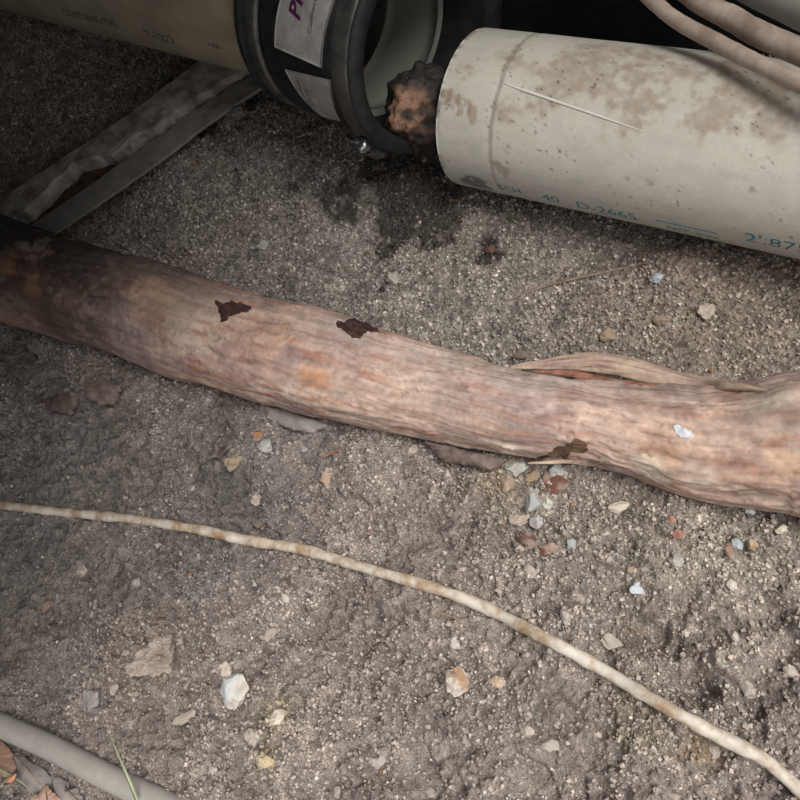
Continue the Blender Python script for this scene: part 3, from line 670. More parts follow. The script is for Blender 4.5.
# close the trunk ends
n_, m_ = RV.shape[:2]
BV = BVHTree.FromPolygons([Vector(v) for v in RV[:, ::2].reshape(-1, 3).tolist()], grid_faces(n_, m_ // 2, True)[:, ::-1].tolist())
def hit_root(u, v):
    w = Vector(ray(u, v).tolist()).normalized(); h = BV.ray_cast(Vector(CP.tolist()), w); return h[0], h[1]
def drape(poly, thick=.0012, lift=.0004, res=3., hit=hit_root, jag=1.6, seed=1, name='bark_patch', dome=0.):
    """thin chip with an irregular outline lying on a surface"""
    poly = np.array(poly, float); c = poly.mean(0); nn = 48; ang = np.linspace(0, 1, nn, endpoint=False)
    seg = np.vstack([poly, poly[:1]]); L = np.r_[0, np.cumsum(np.linalg.norm(np.diff(seg, axis=0), axis=1))]
    ring = np.stack([np.interp(ang * L[-1], L, seg[:, 0]), np.interp(ang * L[-1], L, seg[:, 1])], 1)
    rj = np.random.default_rng(seed).normal(size=(nn, 2)) * jag * .5; ring = ring + rj
    V = []; Vb = []; nr = 6; valid = True
    for k in range(nr):
        f = 1 - k / nr
        for q in ring:
            uv = c + (q - c) * f; p, nm = hit(*uv)
            if p is None: p, nm = hit(*c)
            if p is None: return None
            e = lift + thick * (1 if k else .75) + dome * (1 - f * f); V.append(p + nm * e); Vb.append(p - nm * .0008)
    p, nm = hit(*c); V.append(p + nm * (lift + thick + dome)); Vb.append(p - nm * .0008); N = len(V); fs = []
    for k in range(nr - 1):
        for j in range(nn): j2 = (j + 1) % nn; fs.append((k * nn + j, k * nn + j2, (k + 1) * nn + j2, (k + 1) * nn + j))
    for j in range(nn): fs.append(((nr - 1) * nn + j, (nr - 1) * nn + (j + 1) % nn, N - 1))
    fb = [tuple(N + i for i in f[::-1]) for f in fs]; side = [((j + 1) % nn, j, N + j, N + (j + 1) % nn) for j in range(nn)]
    me = bpy.data.meshes.new(name); me.from_pydata([v[:] for v in V + Vb], [], fs + fb + side); me.update()
    bm = bmesh.new(); bm.from_mesh(me); bmesh.ops.recalc_face_normals(bm, faces=bm.faces); bm.to_mesh(me); bm.free(); return me
part('bark_patch', drape([(215, 302), (222, 305), (232, 302), (244, 305), (252, 307), (250, 311), (240, 312), (232, 316), (222, 323), (220, 314)], seed=2), M_scar, root, 'torn dark bark patch')
part('bark_patch', drape([(336, 323), (345, 321), (356, 319), (364, 322), (377, 328), (379, 332), (366, 332), (362, 338), (352, 339), (347, 333), (338, 328)], seed=3), M_scar, root, 'ragged black bark patch')
part('pale_spot', drape([(673, 427), (678, 424), (683, 429), (691, 431), (693, 437), (687, 439), (679, 436)], .0006, .0002, seed=4, jag=1.), M_white, root, 'small chalky white spot')
part('bark_patch', drape([(84, 300), (98, 298), (103, 304), (96, 311), (90, 306)], seed=5), M_flake, root)
# second strand fused on the far upper flank
def strand(pix, rpx, z_off, mat, name, squash=.7, seed=1, label=None, cols=True):
    pts = []; rad = []
    for (u, v), r in zip(pix, rpx):
        p, nm = hit_root(u, v)
        if p is None:
            q = on_ground(u, v, .03); p = Vector(q.tolist()); nm = Vector((0, 0, 1))
        d = depth_of(np.array(p)); pts.append(np.array(p) + np.array(nm) * z_off); rad.append(r * d / FPX)
    n, m = 220, 48; C, s = catmull(pts, n); T, S, U = frames(C); r = np.interp(np.linspace(0, 1, n), np.linspace(0, 1, len(rad)), rad)
    t = np.linspace(0, 2 * np.pi, m, endpoint=False); ss, th = np.meshgrid(s, t, indexing='ij')
    fib = vn2(ss * 30, th * 4, seed) * .6 + vn2(ss * 80, th * 9, seed + 1) * .4; lum = fbm(ss, th * .02, 40, 3, seed + 2)
    R = r[:, None] * (1 + .3 * lum + .16 * fib)
    V = C[:, None] + R[..., None] * (np.cos(th)[..., None] * S[:, None] + squash * np.sin(th)[..., None] * U[:, None])
    c = np.tile(np.array([.34, .25, .20]), ss.shape + (1,)); k = sst(-.2, .3, lum)[..., None]; c = c * (1 - k) + k * np.array([.42, .32, .24]); 
    k = (sst(.05, .4, -fib) * .8)[..., None]; c = c * (1 - k) + k * np.array([.16, .06, .045]); c = c * (1 + .3 * fib)[..., None]
    part(name, np_mesh(name, V.reshape(-1, 3), grid_faces(n, m, True)[:, ::-1], True, c.reshape(-1, 3)), mat, root, label)
strand([(512, 366), (535, 364), (575, 361), (615, 364), (660, 374), (700, 384), (735, 389), (770, 392)], [2, 6, 10, 11, 11, 9, 5, .6], -.002, M_root, 'side_strand', .8, 301, 'narrower ridge split from the trunk')
strand([(535, 372), (570, 374), (610, 380), (650, 386), (690, 390), (720, 392)], [1, 3.2, 4, 4, 2.5, .5], .0010, M_redbark, 'bark_strip', .6, 311, 'reddish brown torn strip')
part('torn_hollow', drape([(536, 460), (550, 452), (558, 446), (569, 446), (577, 440), (590, 443), (586, 449), (572, 451), (566, 456), (552, 456)], .0006, .0001, seed=8, jag=2.5), M_rot, root, 'dark crumbly torn hollow')
strand([(528, 463), (550, 462), (570, 461), (590, 463), (606, 461)], [.8, 2.2, 2.4, 2.6, 1], -.0002, M_root, 'bark_lip', .6, 341)

# ------------------------------------------------------------------ cable, conduits
def on_ground_path(pix, r, sink=.35):
    out = []
    for u, v in pix:
        p = on_ground(u, v, r * (1 - sink)); out.append(p)
    return np.array(out)
def relax(pts, r, n=200, k=.6):
    C, s = catmull(pts, n); z = np.array([gz_s(x, y) for x, y in C[:, :2]]) + r * k
    return C
def ext(P_, a, b):
    P_ = np.asarray(P_); d0 = P_[0] - P_[1]; d0 /= np.linalg.norm(d0); d1 = P_[-1] - P_[-2]; d1 /= np.linalg.norm(d1); d0[2] = max(d0[2], -.05); d1[2] = -.02
    return np.vstack([P_[0] + d0 * a, P_, P_[-1] + d1 * b * .5, P_[-1] + d1 * b])
CABLE = [(-60, 498), (0, 505), (60, 512), (130, 519), (200, 530), (245, 540), (300, 549), (345, 562), (400, 578), (440, 590), (480, 605), (520, 625), (560, 646), (600, 668), (650, 698), (700, 726), (735, 744), (765, 760), (800, 790), (835, 820)]
CU, _ = catmull([(u, v, 0) for u, v in CABLE], 130); zs = np.zeros(len(CU)); pos = [on_ground(c[0], c[1]) for c in CU]
for _it in range(2):
    for k, p in enumerate(pos): zs[k] = max(gz(p[0] + dx, p[1] + dy) for dx in (-.003, 0, .003) for dy in (-.003, 0, .003))
    zz_ = np.convolve(np.pad(zs, 4, 'edge'), np.ones(9) / 9, 'valid'); zz_ = np.maximum(zz_, zs - .0018); zz_ = np.convolve(np.pad(zz_, 2, 'edge'), np.ones(5) / 5, 'valid') + .0012
    pos = [at_z(c[0], c[1], z) for c, z in zip(CU, zz_)]
cpth = ext(np.array(pos), .10, .10)
cab = localise(add('cable', tube_mesh('cable', cpth, .0038, 420, 16, jitter=.25, seed=4), M_cable, label='thin off-white cable with rusty stains winding across the soil in the foreground', cat='cable'))
bl = on_ground_path([(-60, 700), (0, 725), (50, 747), (110, 778), (165, 804), (230, 836)], .0085, .1)
localise(add('conduit', tube_mesh('conduit', bl, .0083, 90, 24), M_conduit, label='plain grey plastic conduit crossing the bottom left corner', cat='conduit'))
def lifted(pix, z): return np.array([at_z(u, v, zz) for (u, v), zz in zip(pix, z)])
t1 = lifted([(600, -50), (650, -2), (676, 20), (716, 42), (755, 62), (800, 83), (870, 112)], [.115, .12, .122, .124, .127, .130, .132])
localise(add('tan_tube', tube_mesh('tan_tube', ext(t1, .04, .08), .0047, 120, 20, jitter=.12, seed=7), M_tan, label='thin dusty tan tube draped lowest over the top of the drain pipe', cat='tube'))
t2 = lifted([(640, -48), (697, -1), (733, 19), (755, 32), (800, 52), (870, 82)], [.115, .12, .122, .125, .13, .135])
localise(add('tan_tube', tube_mesh('tan_tube', ext(t2, .035, .10), .0068, 120, 24, jitter=.08, seed=8), M_tan, label='thicker tan tube just above the thin one in the top right corner', cat='tube'))
t3 = lifted([(700, -60), (745, -25), (790, -3), (840, 20), (900, 45)], [.11, .115, .12, .125, .13])
localise(add('grey_conduit', tube_mesh('grey_conduit', ext(t3, .02, .10), .0135, 90, 28), M_conduit, label='wide grey conduit cut off by the very top right corner', cat='conduit'))

# ------------------------------------------------------------------ grit (uncountable)
CUBE = np.array([[-1, -1, -1], [1, -1, -1], [1, 1, -1], [-1, 1, -1], [-1, -1, 1], [1, -1, 1], [1, 1, 1], [-1, 1, 1]], float) * .58
CF = np.array([[0, 3, 2, 1], [4, 5, 6, 7], [0, 1, 5, 4], [1, 2, 6, 5], [2, 3, 7, 6], [3, 0, 4, 7]])
def rotm(n, rng):
    q = rng.normal(size=(n, 4)); q /= np.linalg.norm(q, axis=1)[:, None]; w, x, y, z = q.T
    return np.stack([1 - 2 * (y * y + z * z), 2 * (x * y - z * w), 2 * (x * z + y * w), 2 * (x * y + z * w), 1 - 2 * (x * x + z * z), 2 * (y * z - x * w), 2 * (x * z - y * w), 2 * (y * z + x * w), 1 - 2 * (x * x + y * y)], 1).reshape(n, 3, 3)
def scatter(n, back, smin, smax, name, label, seed, cream=.08):
    rng = np.random.default_rng(seed); x = rng.uniform(GX[0], GX[-1], n * 8); y = rng.uniform(GY[0], GY[-1], n * 8)
    k = inpoly(x, y, FOOT); x, y = x[k], y[k]; sd = zones(x, y); dens = fbm(x, y, 25, 3, seed)
    rad = np.interp(np.clip(0, 0, 0), [0], [0])
    if back: k = (sd > .008)
    else: k = (sd < -.008) & (rng.uniform(size=len(x)) < np.clip(.55 + 1.2 * dens + .5 * blob(x, y, 690, 540, 140) - .6 * blob(x, y, 30, 540, 180), .05, 1))
    x, y, sd = x[k][:n], y[k][:n], sd[k][:n]; n = len(x)
    i = np.clip(((x - GX[0]) / STEP).astype(int), 0, len(GX) - 1); j = np.clip(((y - GY[0]) / STEP).astype(int), 0, len(GY) - 1); z = gzm[i, j]; ok = np.isfinite(z)
    x, y, sd, z = x[ok], y[ok], sd[ok], z[ok]; n = len(x)
    sz = smin + (smax - smin) * rng.uniform(size=n) ** 2.2
    V = CUBE[None] * (1 + rng.uniform(-.35, .35, (n, 8, 3))) * (sz / 2)[:, None, None] * rng.uniform(.6, 1.25, (n, 1, 3))
    V = np.einsum('nij,nkj->nki', rotm(n, rng), V) + np.stack([x, y, z + sz * .22], 1)[:, None]
    c = soil_colour(x, y, sd) * np.exp(rng.normal(0, .30 if back else .20, n))[:, None]
    pale = rng.uniform(size=n) < cream; c[pale] = np.array([.46, .42, .35]) * rng.uniform(.7, 1.15, (pale.sum(), 1)) * np.clip(c[pale].mean(1, keepdims=True) / .22, .25, 1)
    blue = rng.uniform(size=n) < .006; c[blue] = np.array([.33, .34, .34]) * rng.uniform(.6, 1.1, (blue.sum(), 1)) * np.clip(c[blue].mean(1, keepdims=True) / .22, .25, 1)
    rust = rng.uniform(size=n) < .002; c[rust] = np.array([.30, .14, .08]) * rng.uniform(.6, 1.2, (rust.sum(), 1))
    Fs = (CF[None] + (np.arange(n) * 8)[:, None, None]).reshape(-1, 4)
    add(name, np_mesh(name, V.reshape(-1, 3), Fs, False, np.repeat(c, 8, 0)), M_grain, label=label, kind='stuff', cat=name.replace('_', ' '))
scatter(62000, True, .0015, .0040, 'fine_gravel', 'fine grey and tan gravel behind the root and under the pipes', 71, .12)
scatter(56000, False, .0011, .0036, 'soil_grit', 'loose grit and crumbs of soil in front of the root', 72, .03)
print('grit', time.time() - T0)

# ------------------------------------------------------------------ stones, chips, clods one by one
def stone(u, v, w, h, col, label, name='pebble', cat='stone', ang=0., flat=.55, seed=None, sub=3, amp=.45, sink=.32, freq=1.7, group=None, second=None, vary=.18):
    seed = seed if seed is not None else int(u * 7 + v * 13); g = on_ground(u, v, .0); d = depth_of(g); rx = w / 2 * d / FPX; ry = h / 2 * d / FPX * 1.12
    rz = min(rx, ry) * flat * 1.4 if flat > .3 else min(rx, ry) * flat
    zz = gz_s(g[0], g[1]); zc = max(gz(g[0] + a_ * rx, g[1] + b_ * rx) for a_, b_ in ((0, 0), (.5, 0), (-.5, 0), (0, .5), (0, -.5))) + rz * (1 - 2 * sink) * .8
    # camera right / up directions laid on the ground
    rdir = at_z(u + 10, v) - at_z(u, v); a0 = math.atan2(rdir[1], rdir[0])
    Vv, Fs, n = lump(name, (0, 0, 0), rx, ry, rz, seed % 97, sub, amp, freq, a0 - math.radians(ang))
    c = np.tile(np.array(col, float), (len(Vv), 1)) * (1 + vary * 1.5 * n)[:, None]
    if second is not None: k = sst(-.05, .2, fbm(Vv[:, 0] / rx + seed, Vv[:, 1] / rx, .9, 3, seed % 31))[:, None]; c = c * (1 - k) + k * np.array(second)
    q = Vv / np.array([rx, rx, rz]) if False else Vv.copy(); rg = np.random.default_rng(seed)
    for _k in range(9):
        nn = rg.normal(size=3); nn /= np.linalg.norm(nn); ext = math.sqrt((nn[0] * rx) ** 2 + (nn[1] * ry) ** 2 + (nn[2] * rz) ** 2) * rg.uniform(.55, .85)
        ov = np.maximum(Vv @ nn - ext, 0); Vv = Vv - ov[:, None] * nn * .92
    nh = fbm(Vv[:, 0] + .3, Vv[:, 1] + Vv[:, 2], 420, 3, seed % 53); Vv = Vv * (1 + .22 * nh)[:, None]
    sc_ = gcol(g[0], g[1]) ; km = sst(-.05, .25, fbm(Vv[:, 0] - seed % 19, Vv[:, 1] + Vv[:, 2], 190, 3, seed % 43) + .1 - .5 * Vv[:, 2] / rz * .3)[:, None] * .55
    c = c * (1 - km) + km * sc_ * (1 + .5 * nh)[:, None]
    Vv[:, 2] += rz
    me = np_mesh(name, Vv, Fs, False, c); o = add(name, me, M_grain, None, label, cat, group)
    o.location = (g[0], g[1], zc - rz); return o
ST = [
 (265, 248, 15, 12, (.33, .33, .30), 'pale grey pebble on the gravel behind the root, nearest the upper left boards', 'pebble', 'stone', {}),
 (705, 313, 22, 16, (.42, .36, .29), 'pale tan flattish stone between the drain pipe and the root at right', 'pebble', 'stone', {}),
 (657, 280, 16, 11, (.34, .38, .42), 'small bluish grey pebble just below the printing on the drain pipe', 'pebble', 'stone', {}),
 (394, 281, 15, 13, (.34, .33, .29), 'light grey pebble on gravel behind the middle of the root', 'pebble', 'stone', {}),
 (383, 291, 8, 6, (.03, .03, .03), 'tiny black stone beside the light grey pebble behind the root', 'pebble', 'stone', {}),
 (661, 321, 18, 11, (.22, .15, .105), 'reddish brown clod on the tan grit behind the root', 'clod', 'soil clod', dict(ang=35)),
 (607, 337, 26, 12, (.26, .19, .135), 'low tan clod of soil just above the side ridge of the root', 'clod', 'soil clod', dict(ang=-20)),
 (520, 357, 30, 8, (.16, .13, .11), 'flat grey-brown clod lying against the back of the root', 'clod', 'soil clod', dict(ang=5)),
 (238, 113, 24, 16, (.13, .13, .12), 'damp grey lump in the shade left of the coupling', 'clod', 'soil clod', {}),
 (492, 252, 14, 8, (.15, .06, .045), 'small dark red lump at the edge of the wet patch', 'clod', 'soil clod', {}),
 (240, 690, 32, 40, (.52, .49, .44), 'large chalky white stone with a bluish middle in the foreground soil', 'stone', 'stone', dict(flat=.45, second=(.44, .46, .46), sink=.35, amp=.25)),
 (232, 672, 12, 22, (.50, .43, .36), 'pointed cream stone sliver at the top of the large white stone', 'stone', 'stone', dict(flat=.3)),
 (462, 684, 27, 25, (.56, .50, .43), 'angular white stone chunk with a rusty edge below the cable', 'stone', 'stone', dict(second=(.40, .25, .15), amp=.5)),
 (500, 682, 14, 12, (.46, .35, .25), 'small beige stone with orange side next to the angular white chunk', 'pebble', 'stone', {}),
 (457, 645, 10, 13, (.52, .50, .48), 'little white pebble above the angular white chunk', 'pebble', 'stone', {}),
 (289, 599, 9, 12, (.45, .40, .35), 'little upright beige pebble below the cable, left of centre', 'pebble', 'stone', {}),
 (637, 590, 20, 12, (.46, .49, .52), 'bluish white flat stone in the soil at right of the middle', 'pebble', 'stone', dict(flat=.3)),
 (731, 586, 10, 12, (.58, .54, .47), 'cream pebble standing alone at the right of the foreground', 'pebble', 'stone', {}),
 (567, 618, 16, 15, (.37, .32, .28), 'light soil lump just above the cable right of the middle', 'clod', 'soil clod', {}),
 (614, 645, 22, 12, (.38, .34, .29), 'pale flat lump on the ridge above the cable', 'clod', 'soil clod', dict(ang=35, flat=.35)),
 (620, 509, 26, 13, (.50, .43, .35), 'wide cream stone right under the lower edge of the root', 'stone', 'stone', dict(flat=.4)),
 (516, 470, 24, 18, (.38, .39, .36), 'blue-grey stone touching the root at the head of the stone cluster', 'stone', 'stone', {}),
 (557, 472, 24, 16, (.42, .43, .42), 'pale bluish stone above the large red-brown chip', 'stone', 'stone', dict(ang=25)),
 (534, 503, 18, 24, (.30, .31, .30), 'blue-grey stone in the middle of the stone cluster under the root', 'stone', 'stone', {}),
 (549, 503, 11, 13, (.45, .45, .40), 'small whitish pebble right of the central blue-grey stone', 'pebble', 'stone', {}),
 (537, 523, 15, 14, (.36, .38, .38), 'grey stone at the lower end of the stone cluster', 'stone', 'stone', {}),
 (519, 520, 22, 14, (.37, .30, .24), 'tan lump left of the lower grey stone in the cluster', 'clod', 'soil clod', dict(ang=-20)),
 (509, 484, 16, 18, (.30, .23, .17), 'brown tan stone at the left side of the stone cluster', 'stone', 'stone', {}),
 (533, 477, 24, 9, (.30, .215, .14), 'tan-orange bark chip between the two bluish stones', 'bark_chip', 'bark chip', dict(ang=-30, flat=.3)),
 (560, 487, 24, 17, (.15, .07, .05), 'large red-brown bark chip in the stone cluster', 'bark_chip', 'bark chip', dict(ang=-35, flat=.3)),
 (549, 479, 11, 16, (.22, .11, .075), 'small orange-red chip left of the large red-brown chip', 'bark_chip', 'bark chip', dict(flat=.3)),
 (528, 541, 28, 14, (.115, .06, .045), 'dark red-brown bark chip below the stone cluster', 'bark_chip', 'bark chip', dict(ang=25, flat=.3, amp=.6)),
 (551, 550, 20, 12, (.20, .09, .06), 'reddish ragged chip just right of the dark red-brown chip', 'bark_chip', 'bark chip', dict(flat=.3, amp=.6)),
 (519, 549, 13, 6, (.38, .31, .25), 'thin tan sliver under the dark red-brown chip', 'bark_chip', 'bark chip', dict(flat=.3)),
 (572, 545, 10, 18, (.34, .35, .34), 'small grey pebble right of the reddish ragged chip', 'pebble', 'stone', {}),
 (228, 453, 38, 10, (.085, .06, .05), 'long dark bark piece left of centre in front of the root', 'bark_chip', 'bark chip', dict(ang=-33, flat=.4)),
 (236, 464, 26, 14, (.28, .22, .16), 'tan crumbly lump under the long dark bark piece', 'clod', 'soil clod', dict(ang=-40, amp=.6)),
 (262, 438, 12, 14, (.30, .15, .08), 'bright orange-brown chip right of the long dark bark piece', 'bark_chip', 'bark chip', dict()),
 (270, 448, 22, 12, (.38, .37, .34), 'pale grey lump under the bright orange-brown chip', 'clod', 'soil clod', dict(ang=30)),
 (307, 453, 9, 9, (.30, .29, .27), 'round grey pebble right of the pale grey lump', 'pebble', 'stone', {}),
 (329, 482, 10, 18, (.36, .24, .16), 'upright tan wood chip in front of the root', 'bark_chip', 'bark chip', dict(flat=.35)),
 (728, 551, 8, 15, (.26, .12, .06), 'rusty brown chip left of the bluish pebble at far right', 'bark_chip', 'bark chip', {}),
 (737, 546, 12, 12, (.36, .38, .39), 'bluish round pebble beside the rusty chip at far right', 'pebble', 'stone', {}),
 (752, 547, 13, 10, (.33, .23, .13), 'amber coloured chip right of the bluish round pebble', 'bark_chip', 'bark chip', {}),
 (679, 536, 14, 12, (.26, .14, .10), 'orange-red chip in the grit below the right part of the root', 'bark_chip', 'bark chip', dict(flat=.35)),
 (673, 522, 10, 8, (.30, .15, .11), 'small pinkish red chip above the orange-red chip', 'bark_chip', 'bark chip', dict(flat=.35)),
 (749, 511, 12, 10, (.55, .55, .52), 'white ring-like stone hard against the root at right', 'pebble', 'stone', {}),
 (780, 533, 12, 9, (.56, .51, .42), 'cream stone near the right edge under the root', 'pebble', 'stone', {}),
 (678, 563, 16, 13, (.34, .34, .31), 'grey stone below the orange-red chip', 'pebble', 'stone', {}),
 (632, 570, 18, 5, (.26, .13, .09), 'thin red bark sliver above the bluish white flat stone', 'bark_chip', 'bark chip', dict(flat=.35)),
 (160, 656, 62, 34, (.33, .275, .235), 'big tan clod of soil at lower left', 'clod', 'soil clod', dict(sub=5, amp=.5, freq=3.5, flat=.5, sink=.42)),
 (190, 717, 32, 10, (.34, .29, .24), 'long tan flake of soil left of the large white stone', 'clod', 'soil clod', dict(ang=-20, flat=.35)),
 (96, 698, 20, 22, (.22, .21, .20), 'grey lump of soil above the grey conduit', 'clod', 'soil clod', {}),
 (52, 606, 16, 13, (.27, .18, .14), 'brownish pebble alone in the smooth soil at left', 'pebble', 'stone', dict(flat=.35)),
 (141, 584, 13, 11, (.30, .29, .27), 'grey pebble in the soil below the left part of the cable', 'pebble', 'stone', dict(flat=.35)),
 (285, 719, 26, 15, (.52, .46, .38), 'whitish crusty lump with yellow specks near the bottom', 'clod', 'soil clod', dict(ang=-40, second=(.40, .30, .13), amp=.6)),
 (276, 762, 20, 15, (.46, .38, .24), 'yellowish crusty lump at the bottom left of the middle', 'clod', 'soil clod', dict(amp=.6)),
 (258, 738, 16, 22, (.38, .33, .29), 'beige lump between the two crusty lumps', 'clod', 'soil clod', dict(ang=-40)),
 (220, 770, 10, 8, (.48, .44, .40), 'little pale pebble near the bottom edge left of the crusty lumps', 'pebble', 'stone', {}),
 (165, 548, 9, 6, (.34, .32, .29), 'tiny grey pebble just under the cable at left', 'pebble', 'stone', {}),
 (382, 762, 15, 12, (.36, .32, .29), 'rough soil lump near the bottom middle', 'clod', 'soil clod', {}),
 (528, 731, 14, 13, (.40, .36, .31), 'light soil lump at the bottom right of the middle', 'clod', 'soil clod', {}),
 (551, 745, 24, 12, (.38, .34, .30), 'wide pale lump of soil above the bottom hollow', 'clod', 'soil clod', dict(ang=10)),
 (748, 690, 18, 16, (.38, .34, .30), 'round soil lump above the right end of the cable', 'clod', 'soil clod', {}),
 (789, 673, 14, 12, (.40, .36, .31), 'pale soil lump at the right edge above the cable', 'clod', 'soil clod', {}),
 (734, 640, 9, 9, (.52, .47, .40), 'small cream pebble near the dark furrow at right', 'pebble', 'stone', {}),
]
for u, v, w, h, col, lab, nm, cat, kw in ST: stone(u, v, w, h, col, lab, nm, cat, **kw)
# loose clods nobody can tell apart
protos = []
for k in range(8):
    Vv, Fs, n = lump('soil_crumb', (0, 0, 0), 1, 1, .75, 40 + k, 2, .55, 1.8); c = np.tile(DRY * 1.12, (len(Vv), 1)) * (1 + .3 * n)[:, None]
    protos.append(np_mesh('soil_crumb', Vv, Fs, False, c)); protos[-1].materials.append(M_grain)
rng = random.Random(9); placed = []
def crumbs(n, cond, lab, grp, cat, name, smin, smax, tries=4000):
    c = 0
    for _ in range(tries):
        if c >= n: break
        u = rng.uniform(5, 795); v = rng.uniform(5, 795)
        if not cond(u, v) or any((u - a) ** 2 + (v - b) ** 2 < 16 ** 2 for a, b in placed): continue
        p = on_ground(u, v); s_ = rng.uniform(smin, smax) * depth_of(p) / FPX / 2
        o = bpy.data.objects.new(name, rng.choice(protos)); COL.objects.link(o); o.location = (p[0], p[1], gz_s(p[0], p[1]) + s_ * .15)
        o.scale = (s_ * rng.uniform(.8, 1.3), s_ * rng.uniform(.7, 1.1), s_ * rng.uniform(.6, 1.)); o.rotation_euler = (0, 0, rng.uniform(0, 6.3)); tag(o, lab, cat, grp); placed.append((u, v)); c += 1
for s in ST: placed.append((s[0], s[1]))
def front_ok(u, v):
    b = np.interp(u, [r[0] for r in RT], [r[2] for r in RT]) + 12; yc = np.interp(u, [c[0] for c in CABLE], [c[1] for c in CABLE])
    return v > b and abs(v - yc) > 14 and not (u < 200 and v > 690 + u * .45) and rng.random() < .35 + u / 900
crumbs(60, front_ok, 'loose grey-brown clod of soil lying in front of the root', 'loose clods of soil in front of the root', 'soil clod', 'soil_crumb', 7, 15)

# ------------------------------------------------------------------ twigs, flakes, leaves, grass
def gpath(pix, lift): return np.array([on_ground(u, v, l) for (u, v), l in zip(pix, lift if np.ndim(lift) else [lift] * len(pix))])
def twig(pix, r, mat, label, name='twig', cat='twig', lift=.002, n=30, jitter=.3):
    return localise(add(name, tube_mesh(name, gpath(pix, lift), r, n, 8, jitter=jitter, seed=len(label)), mat, label=label, cat=cat))
twig([(245, 556), (246, 540), (255, 530), (275, 514)], [.0006, .0010, .0009, .0005], M_twig, 'thin root hair tied over the cable left of the middle', lift=[.002, .0095, .006, .003])
twig([(318, 452), (330, 447), (343, 444)], [.0008, .0013, .0006], M_redtwig, 'short reddish twig in the soil in front of the root', lift=.003)
twig([(324, 457), (335, 451), (341, 452)], [.0006, .0009, .0004], M_redtwig, 'second reddish twig lying just under the first short one', lift=.003)
twig([(424, 438), (436, 452), (449, 467)], [.0007, .0012, .0009], M_twig, 'pale stick leaning out from under the root', lift=[.012, .008, .003])
twig([(668, 748), (690, 758), (705, 765)], [.0008, .0014, .0006], M_twig, 'pale stick beside the right end of the cable', lift=.003)
twig([(626, 724), (634, 740)], [.0005, .0009], M_twig, 'small stick in the soil under the cable at right', lift=.003)
twig([(508, 300), (540, 288), (570, 280), (650, 262)], [.0004, .0007, .0007, .0003], M_twig, 'hair-thin pale rootlet on the tan grit below the drain pipe', lift=.003)
twig([(585, 448), (592, 438), (603, 428)], [.0005, .0006, .0003], M_scar, 'fine dark twig standing on the lower edge of the root', lift=[.02, .036, .042])
twig([(612, 620), (640, 632), (650, 640)], [.0004, .0007, .0003], M_twig, 'fine rootlet on the ridge above the cable', lift=.004)
twig([(430, 610), (455, 618), (470, 632)], [.0003, .0006, .0003], M_twig, 'fine rootlet just below the middle of the cable', lift=.004)
# flat bark flakes
def hit_soil(u, v):
    p = on_ground(u, v, FL); return Vector(p.tolist()), Vector((0, 0, 1))
FL = .006
def flake(poly, mat, label, name='bark_flake', cat='bark flake', lift=.006, thick=.0016, jag=2., dome=.001, seed=5):
    global FL; FL = lift; me = drape(poly, thick, 0., hit=hit_soil, jag=jag, name=name, dome=dome, seed=seed); return localise(add(name, me, mat, label=label, cat=cat))
flake([(426, 443), (445, 446), (470, 452), (492, 458), (505, 464), (494, 471), (470, 466), (447, 464), (436, 452)], M_flake, 'large purple-brown bark flake tucked under the root at centre', lift=.010, thick=.003, dome=.004)
flake([(268, 408), (290, 410), (312, 420), (330, 428), (312, 433), (288, 430), (272, 420)], M_leaf_grey, 'grey soil-caked flake under the root left of centre', lift=.006, thick=.003, dome=.003)
flake([(85, 385), (104, 378), (121, 388), (118, 402), (100, 406), (88, 398)], M_flake, 'dark weathered flake on the soil in front of the left part of the root', lift=.012, thick=.002)
flake([(45, 400), (66, 393), (80, 402), (70, 414), (50, 412)], M_flake, 'small dusty flake left of the dark weathered flake', lift=.009, thick=.002)
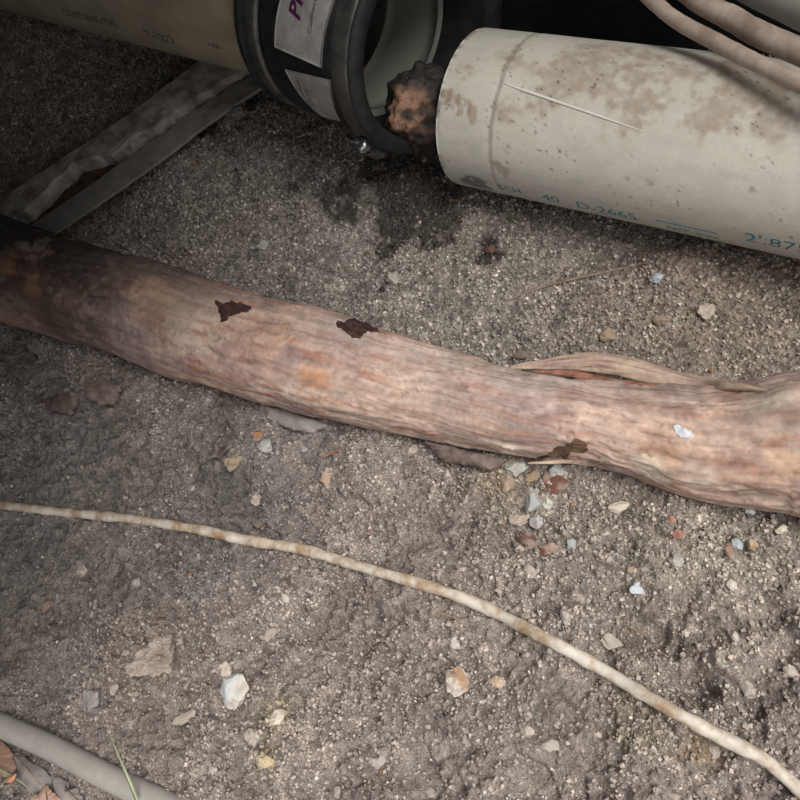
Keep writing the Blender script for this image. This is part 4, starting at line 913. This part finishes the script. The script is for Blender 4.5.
def leaf(poly, mat, label, lift, vein=True, dome=.004, seed=1):
    pts = np.array(poly, float); c = pts.mean(0); g = on_ground(c[0], c[1], lift)
    t = thing('dry_leaf', label, 'leaf', (g[0], g[1], gz_s(g[0], g[1])))
    global FL; FL = lift; part('blade', drape(poly, .0004, 0., hit=hit_soil, jag=1.2, name='blade', dome=dome, seed=seed), mat, t)
    i = np.argmax(((pts - c) ** 2).sum(1)); a = pts[i]; b = 2 * c - a; b = c + (b - c) * .8
    q = np.array([on_ground(*(a * (1 - k) + b * k), lift + .0006 + dome * (1 - abs(2 * k - 1))) for k in np.linspace(0, 1, 6)])
    part('midrib', tube_mesh('midrib', q, [.0004, .0006, .0003], 20, 6), M_twig, t)
leaf([(-25, 735), (0, 740), (9, 748), (17, 768), (8, 778), (-12, 775), (-30, 760)], M_leaf_brown, 'brown dry leaf at the left edge below the grey conduit', .006)
leaf([(31, 797), (40, 792), (46, 785), (52, 792), (62, 800), (66, 815), (50, 825), (32, 812)], M_leaf_tan, 'light tan dry leaf at the bottom edge in the left corner', .010, seed=3)
leaf([(52, 776), (62, 778), (68, 782), (68, 790), (74, 793), (78, 788), (82, 797), (88, 812), (66, 815), (56, 796)], M_leaf_grey, 'grey lobed dry leaf right of the light tan leaf', .006, seed=4)
leaf([(12, 752), (26, 758), (44, 770), (52, 780), (48, 798), (30, 792), (20, 778)], M_leaf_grey, 'broad dull grey leaf lying behind the light tan leaf', .003, seed=6)
def blade(pix, lift, w, label):
    pts, s = catmull(gpath(pix, lift), 26); T, S, U = frames(pts); V = []
    for k in range(26):
        f = k / 25; ww = w * (1 - f ** 2 * .9); V += [pts[k] - S[k] * ww / 2, pts[k] - U[k] * ww * .12, pts[k] + S[k] * ww / 2, pts[k] + U[k] * .0002]
    V = np.array(V); Fs = grid_faces(26, 4, True); return localise(add('grass_blade', np_mesh('grass_blade', V, Fs, True), M_grass, label=label, cat='grass'))
blade([(137, 800), (128, 778), (118, 755), (109, 732)], [.022, .027, .027, .022], .0026, 'pale green grass blade leaning across the grey conduit')
blade([(-10, 765), (12, 776), (28, 788), (40, 802)], [.014, .012, .012, .012], .0016, 'green grass blade over the leaves in the bottom left corner')
blade([(-8, 800), (4, 782), (14, 774)], [.01, .014, .016], .0014, 'short green grass blade crossing the brown leaf at bottom left')
localise(add('leaf_bud', tube_mesh('leaf_bud', gpath([(6, 782), (12, 779), (16, 774)], [.014, .016, .018]), [.0006, .0022, .0005], 14, 10), plain('orange_bud', (.45, .18, .09), (.6, .3, .18), 200, .7, .3, 0), label='tiny orange bud on the grass at bottom left', cat='bud'))
print('done', time.time() - T0, len(bpy.data.objects))
